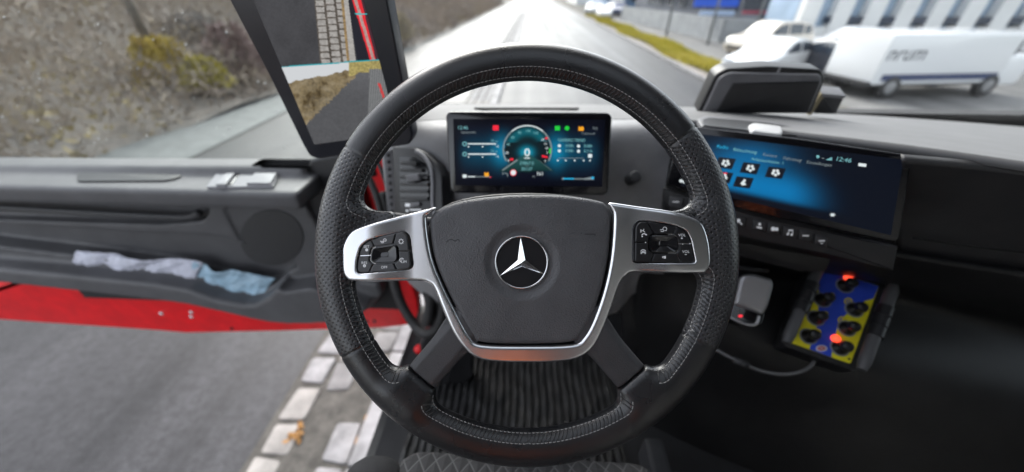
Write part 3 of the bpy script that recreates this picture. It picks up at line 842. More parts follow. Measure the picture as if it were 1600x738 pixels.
# instrument display
fc = frame3((697, 174, .640), (957, 177, .640), (703, 300, .675))
clus = plate('instrument_display', fc, [(696, 174), (957, 176), (950, 305), (704, 302)], -.022, 0, mat('display_bezel', (.006, .006, .009), .15, coat=.4), dash, .003, .013)
mb = MB(); mb.box(W(826, 255, .735), (.20, .09, .09), bev=.01); mb.build('display_mount', M['plastic_black'], clus)
def g2(x, y, cx, cy, sx, sy): return np.exp(-((x - cx) / sx) ** 2 - ((y - cy) / sy) ** 2)[:, None]
def clus_pic(x, y):
    c = np.array([[.002, .0025, .007]]) + 0 * x[:, None]
    blue = np.array([[.0, .20, .36]]); c = c + blue * (g2(x, y, 785, 236, 15, 22) * .9 + g2(x, y, 869, 237, 15, 23) * .9 + g2(x, y, 750, 238, 38, 22) * .22 + g2(x, y, 905, 240, 38, 22) * .2)
    vg = (sstep(708, 728, x) * sstep(948, 925, x) * sstep(186, 205, y) * sstep(292, 272, y))[:, None]; c = np.array([[.001, .0015, .005]]) + c * vg
    r = np.hypot(x - 824, (y - 234)); inside = (r < 36)
    dial = np.array([[.004, .012, .016]]) + np.array([[.0, .10, .13]]) * np.exp(-((r - 28) / 7) ** 2)[:, None] * (y < 222)[:, None] + np.array([[0, .34, .5]]) * g2(x, y, 823, 238, 10, 8)
    c = np.where(inside[:, None], dial, c)
    tri = (y > 240) & (np.abs(x - 823) < (y - 240) * 1.5 + 2) & (y < 268)
    c = np.where(tri[:, None], np.array([[.02, .10, .10]]) * (1 - (y[:, None] - 240) / 40), c)
    return c
screen_mesh('screen_picture', fc, [(708, 186), (946, 187), (941, 292), (711, 290)], 120, 60, clus_pic, clus, .0006, vcol_screen('instrument_screen'))
GW = {'white': glow('lit_white', (.8, .88, .9), .95), 'cyan': glow('lit_cyan', (.25, .62, .66), .75), 'red': glow('lit_red', (1, .02, .05), .9), 'green': glow('lit_green', (.02, .75, .06), .8),
      'amber': glow('lit_amber', (1, .42, .02), .9), 'blue': glow('lit_blue', (.02, .5, .85), .9), 'dim': glow('lit_grey', (.35, .42, .44), .6)}
order = ['white', 'cyan', 'red', 'green', 'amber', 'blue', 'dim']; K = {k: i for i, k in enumerate(order)}
mb = MB(); c0 = .0016
def T_(s_, x, y, size, k, sx=1.0): put_text(mb, s_, fc, x, y, size, c0, K[k], sx=sx)
T_('12:46', 723, 200, 7.5, 'cyan'); T_('Systeminfo', 732, 207, 5.2, 'dim')
bar(mb, fc, 770, 196, 779, 204, c0, K['red'])
for y in (225, 241):
    bar(mb, fc, 731, y - .9, 775, y + .9, c0, K['white']); arcband(mb, fc, 726, y, 2.2, 3.6, 0, 360, c0, K['cyan'], 12)
    T_('12', 769, y - 5, 5.5, 'cyan'); bar(mb, fc, 774, y - 4.5, 778, y - 3.7, c0, K['cyan'])
    for x in (732, 754): disc(mb, fc, x, y + 4.5, 1.2, c0, K['white'], 8)
    T_('10', 777, y + 4, 4.5, 'white')
mb.build('axle_readout', [GW[k] for k in order], clus); mb = MB()
arcband(mb, fc, 824, 234, 36.3, 38.6, -28, 208, c0, K['dim'], 60); arcband(mb, fc, 824, 234, 36.8, 38.3, 50, 130, c0 + .0002, K['white'], 30)
def flush(name):
    global mb
    mb.build(name, [GW[k] for k in order], clus); mb = MB()
for s_, x, y in (('0', 794.5, 251.5), ('20', 792, 239), ('40', 794, 226), ('60', 801, 215), ('80', 812, 207.5), ('100', 825, 205), ('120', 837, 208)): T_(s_, x, y, 5.6, 'white' if y > 230 else 'cyan')
for s_, x, y in (('20', 848, 218.5), ('15', 852, 225), ('10', 854, 232), ('5', 855, 239), ('0', 852, 252)): T_(s_, x, y, 5, 'white')
bar(mb, fc, 797, 247.5, 802, 251, c0, K['red']); bar(mb, fc, 852, 214.5, 855.5, 218, c0, K['red']); bar(mb, fc, 858, 232, 861, 240, c0, K['green']); flat(mb, fc, [(847, 242), (856, 245), (856, 247), (847, 246)], c0, K['red'])
T_('0', 823.5, 239, 17, 'white', 1.15); T_('0', 823.8, 239, 17, 'white', 1.15); bar(mb, fc, 819, 246.5, 828, 248, c0, K['white'])
flush('speed_dial'); T_('29867.0', 823, 255.5, 7, 'cyan'); bar(mb, fc, 821, 259.3, 826, 259.8, c0, K['dim']); T_('35137', 823, 264.5, 7, 'cyan')
for (x0, x1) in ((808, 785), (840, 862)): flat(mb, fc, [(x0, 249), (x0 + 1.5, 250.5), (x1 + 1, 267), (x1 - 1, 266)], c0, K['dim'])
disc(mb, fc, 802, 270, 5, c0, K['red']); disc(mb, fc, 802, 270, 4, c0 + .0003, K['white']); arcband(mb, fc, 790, 274, 2.6, 3.8, -40, 120, c0, K['dim'], 10); T_('P', 786, 272, 6, 'dim')
T_('N', 842, 272, 8, 'white'); T_('1', 847.5, 272, 8, 'white'); T_('M', 834, 276.5, 5, 'dim')
flush('mileage_readout'); bar(mb, fc, 867, 197, 875, 204, c0, K['green']); disc(mb, fc, 886, 200.5, 3.6, c0, K['green']); flat(mb, fc, [(904, 197.5), (907, 199), (910, 197.5), (912, 199), (912, 204.5), (904, 204.5)], c0, K['amber']); T_('P(!)', 930, 201, 5.5, 'dim')
T_('Trakontroll', 919, 209, 4.6, 'dim'); T_('GARBERG TREND', 893, 219.5, 6.6, 'cyan', .82)
for x, y in ((874, 228), (874, 236), (904, 228.5), (904, 236.5)): disc(mb, fc, x, y, 2.5, c0, K['white'], 8)
for s_, x, y in (('0:08h', 890, 228), ('0:00h', 890, 236), ('0:08h', 919, 228.5), ('0:11h', 919, 236.5)): T_(s_, x, y, 6, 'cyan')
bar(mb, fc, 872, 247, 912, 247.8, c0, K['dim']); bar(mb, fc, 919, 241, 925, 246.5, c0, K['white'])
for x in (871.5, 884, 898, 912, 922): disc(mb, fc, x, 251, 1.3, c0, K['white'], 8)
flush('trip_readout'); bar(mb, fc, 723, 273, 729, 278, c0, K['white']); bar(mb, fc, 731, 275.5, 743, 277, c0, K['white']); bar(mb, fc, 744, 275.8, 766, 277, c0, K['dim']); flat(mb, fc, [(757, 269), (760, 271), (763, 269), (764, 276), (757, 276)], c0, K['amber']); disc(mb, fc, 766, 277, 1.2, c0, K['red'], 8)
bar(mb, fc, 880, 278.5, 897, 280.5, c0, K['blue']); bar(mb, fc, 897, 279, 918, 280.5, c0, K['dim']); flat(mb, fc, [(912, 279), (928, 276), (928, 281), (912, 281)], c0, K['dim']); bar(mb, fc, 924, 276.5, 928, 280, c0 + .0002, K['blue']); disc(mb, fc, 879.5, 279.5, 1.8, c0, K['dim'], 8)
flush('level_bars')

# ---------------------------------------------------------------- centre display, buttons, console
fi = frame3((1056, 200, .690), (1354, 234, .560), (1040, 290, .72))
info = plate('centre_display', fi, [(1062, 196), (1090, 199), (1250, 217), (1425, 243), (1404, 380), (1300, 358), (1200, 337), (1110, 314), (1040, 289)], -.02, 0, mat('centre_display_glass', (.004, .004, .006), .14, coat=.4), dash, .002, .012)
def info_pic(x, y):
    c = np.array([[.002, .004, .010]]) + 0 * x[:, None]
    s_ = y - (285 + (x - 1150) * .19)        # distance below the middle line of the glow
    g = np.exp(-(s_ / 30) ** 2) * np.clip((x - 1080) / 60, 0, 1) * np.exp(-(np.maximum(x - 1225, 0) / 45) ** 2)
    g += .55 * g2(x, y, 1170, 245, 55, 22)[:, 0]
    edge = sstep(305, 292, y - (x - 1150) * .22)
    return c + np.array([[.0, .17, .42]]) * (g * edge)[:, None]
screen_mesh('screen_picture', fi, [(1082, 208), (1412, 250), (1392, 368), (1064, 290)], 140, 60, info_pic, info, .0006, vcol_screen('centre_screen'))
mb = MB(); sl_ = .12
def slant(L_): return L_
def TI(s_, x, y, size, k): put_text(mb, s_, fi, x, y, size, .0016, K[k])
TI('Radio', 1129, 230, 7, 'blue'); TI('Beleuchtung', 1164, 236, 6.5, 'cyan'); TI('Kamera', 1203, 243, 6, 'dim'); TI('Fahrzeug', 1238, 249, 6.5, 'dim'); TI('Einstellungen', 1280, 256, 6, 'dim')
TI('Arbeitsscheinw. 1', 1199, 252, 6, 'cyan'); TI('12:46', 1318, 250, 9, 'cyan'); flat(mb, fi, [(1290, 250), (1300, 246), (1300, 251)], .0016, K['cyan']); disc(mb, fi, 1278, 245, 2.5, .0016, K['cyan']); bar(mb, fi, 1284, 247, 1288, 248, .0016, K['dim'])
mb.build('menu_text', [GW[k] for k in order], info); mb = MB()
flat(mb, fi, [(1342, 255), (1354, 256.5), (1353, 261), (1341, 259.5)], .0016, K['white'])
DK = len(order)
for (x, y) in ((1134, 255), (1172.5, 263), (1212, 270), (1162, 285), (1130, 277)):
    flat(mb, fi, [(x - 11, y - 9.5), (x + 16, y - 6.5), (x + 9.5, y + 10), (x - 17, y + 6.5)], .0014, DK)
    if (x, y) != (1162, 285):
        for a in range(5): disc(mb, fi, x + 4.6 * math.cos(R(72 * a + 20)), y + 3.6 * math.sin(R(72 * a + 20)), 2.3, .0020, K['white'], 8)
        if (x, y) == (1130, 277): bar(mb, fi, x, y - 7, x + 6, y - 5, .0022, K['red'])
    else: flat(mb, fi, [(x - 5, y + 2), (x + 1, y - 5), (x + 4, y - 3), (x + 1, y), (x + 4, y + 4), (x - 2, y + 5)], .0020, K['white'])
for k in range(3): flat(mb, fi, [(1301 + 5.5 * math.cos(R(60 * k)), 336 + 4 * math.sin(R(60 * k))), (1301 + 1.2 * math.cos(R(60 * k + 90)), 336 + 1.2 * math.sin(R(60 * k + 90))), (1301 - 5.5 * math.cos(R(60 * k)), 336 - 4 * math.sin(R(60 * k))), (1301 - 1.2 * math.cos(R(60 * k + 90)), 336 - 1.2 * math.sin(R(60 * k + 90)))], .0020, K['white'])
for k in range(2): disc(mb, fi, 1064 + 5 * k, 283 + k, 2.6, .0018, K['white'], 8)
mb.build('menu_tiles', [GW[k] for k in order] + [mat('tile_dark', (.012, .016, .03), .3)], info)
plate('lower_panel', fi, [(1036, 292), (1110, 317), (1200, 341), (1300, 362), (1404, 384), (1396, 425), (1290, 398), (1180, 376), (1100, 356), (1052, 338), (1034, 312)], -.03, -.004, M['plastic_black'], info, .004, .004)
for (x, y, s_) in ((1056, 316, 'T'), (1155, 346, '*'), (1187, 353, '+'), (1210, 358, 'o'), (1234, 364, 'n'), (1259, 369, '-'), (1284, 377, '=')):
    P = [(x - 10, y - 10), (x + 12, y - 5), (x + 9, y + 11), (x - 12, y + 6)]
    b_ = plate('button', fi, P, -.004, -.0005, M['plastic_black'] if x > 1100 else M['plastic'], info, .0012, .002)
    mk = MB()
    if s_ == '*': disc(mk, fi, x - 1, y - 1, 3.0, .0006, 0); flat(mk, fi, [(x + 1, y + 1), (x + 5, y + 4), (x + 4, y + 6), (x, y + 2)], .0006)
    elif s_ == '+': disc(mk, fi, x, y - 2.5, 2.2, .0006); flat(mk, fi, [(x - 5, y + 1), (x + 4, y + 2), (x + 3, y + 5), (x - 5, y + 3)], .0006)
    elif s_ == 'o': disc(mk, fi, x - 2, y, 3.4, .0006); bar(mk, fi, x + 1, y - 2, x + 6, y + 3, .0006)
    elif s_ == 'n': disc(mk, fi, x - 3, y + 2, 1.8, .0006); disc(mk, fi, x + 3, y + 3, 1.8, .0006); bar(mk, fi, x - 2, y - 4, x - 1, y + 2, .0006); bar(mk, fi, x + 4, y - 3, x + 5, y + 3, .0006); bar(mk, fi, x - 2, y - 5, x + 5, y - 3, .0006)
    else: bar(mk, fi, x - 5, y - 1.2, x + 5, y + .4, .0006); (s_ == '=') and bar(mk, fi, x - 2, y + 3, x + 2, y + 4, .0006)
    mk.build('button_symbol', M['white_mark'], b_)

# channel above the centre display with a pale switch in it
fh = frame3((1095, 180, .80), (1354, 214, .70), (1092, 198, .72))
tr = plate('storage_channel', fh, [(1090, 186), (1100, 180), (1190, 187), (1354, 211), (1420, 222), (1416, 238), (1352, 229), (1322, 222), (1096, 197)], .004, .013, M['plastic_grey'], dash, .003, .006)
plate('channel_floor', fh, [(1098, 187), (1108, 184), (1190, 191), (1328, 212), (1316, 220), (1100, 196)], .013, .0145, M['plastic_black'], tr, .0)
plate('pale_switch', fh, [(1170, 194), (1178, 191), (1222, 197), (1225, 205), (1221, 210), (1175, 204)], .014, .021, mat('pale_grey', (.42, .42, .43), .5), tr, .005, .006)

# dark console below the centre display
cons = [[W(1034, 310, .78), W(1110, 330, .76), W(1200, 350, .74), W(1300, 372, .70), W(1420, 398, .66), W(1700, 440, .60)],
        [W(1030, 350, .80), W(1110, 372, .79), W(1200, 392, .78), W(1300, 410, .76), W(1420, 440, .73), W(1700, 490, .66)],
        [W(1000, 420, .90), W(1110, 430, .90), W(1200, 440, .90), W(1300, 450, .88), W(1420, 470, .86), W(1700, 540, .80)],
        [W(990, 500, 1.0), W(1110, 520, .90), W(1200, 540, .86), W(1300, 560, .84), W(1420, 580, .82), W(1700, 640, .78)],
        [W(985, 600, 1.1), W(1090, 620, 1.0), W(1200, 640, .93), W(1300, 660, .88), W(1420, 680, .84), W(1700, 760, .80)],
        [W(980, 700, 1.15), W(1060, 760, 1.1), W(1200, 790, 1.0), W(1300, 820, .92), W(1420, 850, .88), W(1700, 900, .85)]]
skin('centre_console', cons, mat('console_black', (.010, .010, .011), .48, bump=(500, .2, .0006), var=(10, .3)), world=True)
skin('passenger_fascia', [[W(1408, 246, .53), W(1500, 254, .515), W(1620, 268, .49), W(1800, 294, .44)],
      [W(1412, 300, .60), W(1510, 310, .57), W(1630, 326, .54), W(1830, 350, .49)], [W(1400, 360, .66), W(1520, 372, .63), W(1640, 386, .60), W(1850, 410, .54)],
      [W(1402, 410, .71), W(1530, 430, .68), W(1660, 450, .64), W(1870, 480, .58)]], mat('fascia_dark', (.05, .05, .053), .5, bump=(700, .3, .0008), var=(12, .15)), world=True)
mb = MB(); mb.tube(smooth_poly([W(1425, 372, .645), W(1520, 386, .62), W(1640, 400, .59), W(1840, 424, .53)], 4, False), .0025, 6); mb.build('glovebox_seam', M['plastic_black'], dash, True)
for P_ in ([W(1040, 402, .855), W(1110, 412, .845), W(1200, 424, .835)],):
    mb = MB(); mb.tube(smooth_poly(P_, 5, False), .006, 8); mb.build('console_edge', M['plastic'], dash, True)
fd = Frame(W(1000, 470, .97), cr, np.array([0, .25, 1.])); plate('console_side', fd, [(968, 440), (992, 430), (1004, 520), (990, 560), (975, 540)], -.01, .0, M['plastic_black'], dash, .003)
fo = frame3((1095, 380, .80), (1320, 408, .74), (1090, 430, .84))
plate('oddments_tray', fo, [(1150, 378), (1300, 405), (1290, 425), (1250, 425), (1150, 400)], -.01, .004, M['plastic_black'], dash, .003, .006)

# parking brake lever
fb = frame3((1150, 430, .825), (1207, 440, .80), (1143, 500, .79))
brk = empty('parking_brake_lever', W(1175, 470, .83), 'satin silver parking brake lever with a small red light on the console', 'brake lever')
plate('housing', fb, [(1138, 470), (1196, 488), (1190, 508), (1140, 500)], -.03, .004, M['gloss_black'], brk, .003, .004)
def lev(X, Y, Z):
    P = fb.pts([(1153, 437), (1158, 431), (1175, 430), (1203, 438), (1207, 448), (1203, 476), (1196, 491), (1148, 474)], .02)
    return extr(sd_poly(round_poly(P, .006), X[:, :, 0], Y[:, :, 0])[:, :, None], np.abs(Z - .012 - 1.5 * (Y - P[:, 1].mean()) * .25) - .014, .010)
P = fb.pts([(1140, 425), (1215, 500)], .02); V, q = nets(grid2(lev), (P[0][0] - .01, P[1][1] - .01, -.015), (P[1][0] + .01, P[0][1] + .01, .045), .0016)
link('silver_cap', mesh_np(fb.w(V), q), mat('brushed_cap', (.42, .42, .44), .38, metal=.8), brk, True)
mb = MB(); mb.tube(fb.w([[*fb.p(x, y, .008), .008] for x, y in smooth_poly([(1142, 496), (1155, 503), (1172, 508), (1182, 506), (1186, 494)], 4, False)]), .0032, 8); mb.build('silver_edge', mat('edge_silver', (.5, .5, .52), .35, metal=.8), brk, True)
mb = MB(); disc(mb, fb, 1157, 494, 3.2, .0072, 0, ry=1.8); mb.build('indicator_light', glow('lit_red_small', (1, .03, .05), 1.6), brk)
mb = MB(); disc(mb, fb, 1159, 486, 5, .006, 0, ry=3.6); mb.build('printed_symbol', mat('dim_print', (.12, .12, .12), .5), brk)

# ---------------------------------------------------------------- crane remote control box
fr_ = frame3((1280, 417, .83), (1373, 447, .79), (1238, 536, .78))
rem = empty('remote_control_box', W(1300, 500, .84), 'blue and yellow remote control box with black joysticks and red lights standing beside the console', 'remote control')
Q = lambda x, y: (1080 + x / 3.354, 380 + y / 3.354)
plate('case', fr_, [(1270, 410), (1386, 444), (1340, 582), (1226, 541)], -.06, -.002, M['plastic_black'], rem, .004, .008)
plate('yellow_panel', fr_, [Q(668, 125), Q(985, 225), Q(835, 632), Q(530, 525)], -.002, .001, mat('yellow_panel_paint', (.85, .76, .02), .4, var=(30, .06)), rem, .0, .003)
bl = [Q(668, 126), Q(984, 226), Q(955, 290), Q(918, 300), Q(870, 325), Q(800, 385), Q(765, 440), Q(748, 520), Q(733, 597), Q(620, 556), Q(640, 500), Q(660, 430), Q(668, 340), Q(672, 250), Q(652, 170)]
mb = MB(); mb.prism(fr_.pts(bl, .0018), .001, .0018, fr_); mb.build('blue_panel', mat('blue_panel_paint', (.03, .08, .60), .4, var=(30, .06)), rem)
M['stickblk'] = mat('joystick_black', (.012, .012, .013), .35)
for (x, y) in ((802, 225), (685, 300), (850, 350), (650, 395), (812, 448), (612, 490), (775, 550)):
    px, py = Q(x, y); o2 = fr_.p(px, py, .0); base = fr_.w([[o2[0], o2[1], .0018]])[0]
    mb = MB(); mb.lathe([(.0150, 0), (.0148, .002), (.012, .004), (.011, .007), (.006, .010), (.005, .016), (.0095, .019), (.0115, .025), (.0095, .031), (.004, .033)], base, fr_.n, 20); js = mb.build('joystick', M['stickblk'], rem, True, auto=50)
    mb = MB(); mb.lathe([(.0175, 0), (.0172, .0012), (.015, .0014)], base, fr_.n, 24); mb.build('scale_ring', mat('ring_print', (.25, .26, .3), .5), js)
for (x, y) in ((733, 278), (823, 305), (698, 375), (790, 403), (660, 468)):
    px, py = Q(x, y); mb = MB(); arcband(mb, fr_, px, py, 3.8, 6.6, 0, 360, .0028, 0, 20, .85); disc(mb, fr_, px, py, 1.6, .0028, 0, 8); mb.build('printed_ring', mat('ring_yellow', (.75, .6, .03), .5), rem)
for (x, y) in ((818, 185), (752, 502)):
    px, py = Q(x, y); o2 = fr_.p(px, py, 0); mb = MB(); mb.lathe([(.0085, 0), (.0085, .004), (.006, .008), (.002, .0095)], fr_.w([[o2[0], o2[1], .0018]])[0], fr_.n, 16); mb.build('signal_light', glow('lit_signal_red', (1, .07, .03), 2.2), rem, True)
mb = MB(); px, py = Q(683, 552); disc(mb, fr_, px, py, 9, .0024, 0, 20, 5); disc(mb, fr_, px, py, 6.5, .0028, 1, 20, 3.2); bar(mb, fr_, px - 4, py - .6, px + 4, py + .6, .0032, 0); mb.build('oval_badge', [mat('badge_white', (.7, .7, .72), .5), mat('badge_red', (.5, .05, .06), .5)], rem)
mb = MB(); px, py = Q(828, 608); bar(mb, fr_, px - 2, py - 1.5, px + 2, py + 1.5, .0026); mb.build('printed_mark', M['plastic_black'], rem)
M['guard'] = mat('guard_grey', (.075, .075, .08), .5, bump=(500, .3, .0005))
for P in ([(1283, 409), (1228, 536)], [(1397, 445), (1346, 578)]):
    a, b = [fr_.w([[*fr_.p(x, y, .03), .03]])[0] for x, y in P]
    mb = MB(); t = np.linspace(0, 1, 12)[:, None]; pts = a * (1 - t) + b * t; mb.tube(pts, [.008] + [.0115] * 10 + [.008], 12); g_ = mb.build('side_guard', M['guard'], rem, True, auto=50)
    for tt in (.33, .45, .57):
        mb = MB(); m0 = a * (1 - tt) + b * tt; d = (b - a) / np.linalg.norm(b - a); mb.tube([m0 - d * .011, m0 + d * .011], .0150, 12); mb.build('clamp', M['plastic_black'], g_, True, auto=50)

cab_ = empty('charging_cable', W(1150, 560, .85), 'thin grey cable looping under the remote control box', 'cable')
mb = MB(); mb.tube(smooth_poly([W(1100, 532, .84), W(1122, 548, .82), W(1150, 563, .80), W(1190, 580, .79), W(1230, 585, .78), W(1262, 576, .78), W(1277, 556, .80), W(1280, 535, .86)], 6, False), .0036, 8)
mb.build('lead', mat('cable_grey', (.16, .16, .165), .45), cab_, True)
mb = MB(); mb.tube([W(1148, 562, .80), W(1168, 571, .796)], .008, 10); mb.build('plug', M['plastic'], cab_, True)

# ---------------------------------------------------------------- box and small reader on the dash top
fx = frame3((1118, 115, .80), (1287, 112, .76), (1093, 178, .86))
bx = empty('folding_display_hood', W(1190, 170, .86), 'black hooded unit standing on the dash top behind the centre display', 'dash unit')
plate('hood', fx, [(1089, 178), (1118, 117), (1134, 108), (1200, 104), (1284, 109), (1290, 124), (1268, 178)], -.05, .0, M['plastic_black'], bx, .004, .008)
plate('front_rim', fx, [(1098, 177), (1124, 122), (1140, 114), (1284, 117), (1285, 130), (1264, 177)], .0, .010, M['plastic_grey'], bx, .005, .008)
plate('front_panel', fx, [(1118, 177), (1146, 131), (1282, 128), (1262, 177)], .010, .014, M['plastic_black'], bx, .002, .003)
mb = MB(); flat(mb, fx, [(1217, 106), (1221, 106), (1217, 114), (1213, 114)], .012); mb.build('pale_mark', M['plastic_light'], bx)
rd = frame3((1288, 148, .84), (1322, 152, .84), (1280, 178, .88))
rdr = empty('small_card_reader', W(1300, 176, .88), 'small grey box with a pale top standing right of the black hooded unit', 'card reader')
plate('case', rd, [(1286, 153), (1319, 153), (1306, 179), (1272, 178)], -.03, .0, M['plastic'], rdr, .002, .002)
plate('pale_lid', rd, [(1286, 147), (1322, 150), (1319, 155), (1284, 152)], -.03, .006, M['plastic_light'], rdr, .001, .001)
plate('wing', rd, [(1282, 148), (1290, 148), (1268, 180), (1262, 180)], -.02, .004, mat('tan_card', (.32, .27, .17), .6), rdr, .001)

# ---------------------------------------------------------------- mirror display on the left pillar
fm = frame3((358, 0, .52), (605, 0, .50), (482, 245, .66))
mir = empty('mirror_display', W(560, 215, .66), 'tall black mirror camera display on the left windscreen pillar', 'mirror display')
mir_p = plate('housing', fm, [(328, -58), (594, -58), (605, 0), (626, 110), (645, 212), (640, 226), (566, 238), (500, 249), (484, 245), (474, 228), (420, 118), (358, 0)], -.028, 0, mat('mirror_housing', (.010, .011, .018), .3, coat=.2), mir, .003, .006)
def hsh(x, y, s_=1.0):
    return (np.sin(x * 12.9898 * s_ + y * 78.233) * 43758.5453) % 1.0
def vno(x, y, sc):
    x, y = x / sc, y / sc; xi, yi = np.floor(x), np.floor(y); u, v = x - xi, y - yi; u, v = u * u * (3 - 2 * u), v * v * (3 - 2 * v)
    return (hsh(xi, yi) * (1 - u) + hsh(xi + 1, yi) * u) * (1 - v) + (hsh(xi, yi + 1) * (1 - u) + hsh(xi + 1, yi + 1) * u) * v
def mirror_pic(x, y):
    n1, n2, n3 = vno(x, y, 2.2), vno(x + 50, y, 6), vno(x, y + 90, 22)
    col = lambda r, g, b: np.array([[r, g, b]])
    out = col(.050, .050, .055) * (.75 + .3 * n1 + .3 * n3)[:, None]
    yb = 105 - (x - 440) * .075                 # the divider between the two camera pictures
    up = y < yb
    xs0 = 491 + .095 * y; s_ = (x - xs0) / (17.2 - .012 * (95 - y)); row = (y * .098 + 0.25 * np.floor(s_) ) ; fx_, fy_ = s_ % 1, row % 1
    sett = up & (s_ > 0) & (s_ < 2.75); stone = (np.abs(fx_ - .5) < .36 + .05 * n1) & (np.abs(fy_ - .5) < .36 + .06 * n2)
    out = np.where((sett)[:, None], np.where(stone[:, None], col(.40, .38, .36) * (.7 + .4 * n1)[:, None], col(.085, .072, .06) * (.6 + n1)[:, None]), out)
    e0 = xs0 + 47
    kb = up & (x > e0 - 5) & (x < e0 + 3); out = np.where(kb[:, None], col(.30, .20, .09) * (.6 + .7 * n1)[:, None], out)
    kb = up & (x > e0 - 1) & (x < e0 + 6 + .03 * y); out = np.where(kb[:, None], col(.42, .40, .38) * (.8 + .3 * n1)[:, None], out)
    dk = up & (x > e0 + 6 + .05 * y); out = np.where(dk[:, None], col(.012, .012, .02), out)
    r0 = 550 + (y) * .30; rd_ = up & (x > r0); out = np.where(rd_[:, None], col(.75, .02, .03), out)
    st = up & (x > r0 + 3) & (x < r0 + 8); out = np.where(st[:, None], col(.50, .32, .30) * (.7 + .4 * n1)[:, None], out)
    st = up & (x > r0 + 14 - .05 * y); out = np.where(st[:, None], col(.05, .02, .03), out)
    out = np.where((up & (np.abs(y - 22) < 1) & (x > r0 - 2))[:, None], col(.02, .45, .48), out)
    lo = ~up
    hz = 130 - (x - 455) * .2 - 5 * vno(x, y * 0, 7)
    out = np.where((lo & (y < hz))[:, None], col(.62, .64, .66), out)
    gl = 192 - (x - 478) * .98 + 6 * n1         # lower edge of the grass bank
    gr = lo & (y > hz) & (y < gl); out = np.where(gr[:, None], (col(.21, .16, .085) * (.45 + .5 * n1 + .5 * n3)[:, None] + col(.13, .12, .10) * n2[:, None] * vno(x * .4, y, 5)[:, None] - col(.07, .06, .04) * sstep(.5, .8, vno(x, y * .5, 5))[:, None]), out)
    rd2 = lo & (y >= gl) & (y > hz); out = np.where(rd2[:, None], col(.085, .086, .092) * (.9 + .25 * n1)[:, None] * (1 + .5 * np.clip((150 - y) / 50, 0, 1))[:, None], out)
    gg = lo & (y < hz + 8) & (x > 545); out = np.where(gg[:, None], col(.40, .33, .12) * (.6 + .6 * n1)[:, None], out)
    t0 = 577 - (y - 110) * .02; tk = lo & (x > t0) & (y > 108) & (x < t0 + 22 + (y - 110) * .2); out = np.where(tk[:, None], col(.20, .205, .21) * (.45 + .8 * ((x * .28 + y * .02) % 1))[:, None], out)
    rr_ = lo & (np.abs(x - (588 + (y - 118) * .34)) < 2.0) & (y > 130); out = np.where(rr_[:, None], col(.6, .05, .05), out)
    return np.where((np.abs(y - yb) < .9)[:, None], col(.01, .35, .40), np.maximum(out, 0))
screen_mesh('screen_picture', fm, [(378, -42), (557, -42), (622, 208), (491, 226)], 200, 280, mirror_pic, mir_p, .0006, vcol_screen('mirror_screen'))
mb = MB(); mb.tube([W(600, 150, .70), W(625, 150, .95)], [.03, .03], 12); mb.build('bracket', M['plastic_black'], mir, True)

# ---------------------------------------------------------------- open driver's door
DY = 1.02; FD = Frame((0, DY, EX), (1, 0, 0), (0, 0, 1))
door = empty('hinged_door_leaf', (-.47, DY, EX - 1.25), 'open red driver door with grey inner trim, storage pocket and window', 'truck door')
M['door_trim'] = mat('door_trim', (.095, .095, .10), .5, bump=(600, .3, .0008), var=(10, .12))
c1 = .075
trimP = FD.pts([(-160, 262), (470, 262), (480, 258), (462, 296), (486, 345), (520, 400), (560, 440), (590, 445), (597, 462), (580, 484), (545, 496), (500, 500), (430, 499), (330, 477), (246, 463), (-160, 408)], c1)
pocket = smooth_poly(FD.pts([(-160, 352), (60, 366), (246, 377), (300, 378), (350, 388), (400, 409), (449, 431), (436, 442), (404, 463), (340, 455), (246, 432), (60, 408), (-160, 380)], .12), 3)
handle = round_poly(FD.pts([(-100, 308), (120, 313), (246, 316), (308, 319), (324, 332), (312, 350), (246, 356), (120, 352), (-100, 345)], .09), .02)
spk = round_poly(FD.pts([(345, 322), (470, 320), (487, 345), (535, 425), (458, 438), (372, 375)], c1), .02)
belt = FD.p(300, 257, 0)[1]; lx1 = FD.p(480, 270, .1)[0]
lip = smooth_poly(FD.pts([(-160, 402), (246, 438), (340, 462), (404, 470), (452, 436), (480, 440), (560, 470), (575, 480), (545, 494), (500, 499), (430, 498), (330, 476), (246, 462), (-160, 415)], .12), 3)
def doorf(X, Y, Z):
    x, y = X[:, :, 0], Y[:, :, 0]
    p = extr(sd_poly(trimP, x, y)[:, :, None], np.abs(Z - .035) - .04, .015)
    led = extr(np.maximum(np.maximum(Y - belt, belt - .055 - .10 * (Z < 0) - Y), np.maximum(X - lx1 + 0 * Y, -2.0 - X)), np.abs(Z - .085) - .095 + 0 * X, .012)
    p = smin(p, led, .03)
    l_ = extr(sd_poly(lip, x, y)[:, :, None], np.abs(Z - .07) - .075, .012); p = smin(p, l_, .02)
    ph = extr(sd_poly(pocket, x, y)[:, :, None], np.abs(Z - .14) - .13, .004); p = np.maximum(p, -ph)
    hh = extr(sd_poly(handle, x, y)[:, :, None], np.abs(Z - .14) - .10, .004); p = np.maximum(p, -hh)
    ss = extr(sd_poly(spk, x, y)[:, :, None], np.abs(Z - .12) - .055, .003); return np.maximum(p, -ss)
V, q = nets(grid2(doorf), (-2.2, belt - .95, -.02), (-.38, belt + .02, .20), .0085)
link('inner_trim', mesh_np(FD.w(V), q), M['door_trim'], door, True)
plate('red_frame', FD, [(-120, 300), (480, 300), (545, 262), (575, 244), (596, 240), (612, 300), (628, 400), (652, 470), (655, 500), (636, 509), (600, 513), (440, 518), (290, 521), (246, 517), (-120, 492)], -.055, -.008, M['red'], door, .008, .01)
plate('hinge_end_panel', FD, [(484, 250), (545, 238), (560, 300), (585, 380), (598, 440), (560, 445), (520, 405), (487, 350), (466, 298)], -.006, .05, M['plastic_black'], door, .01, .01)
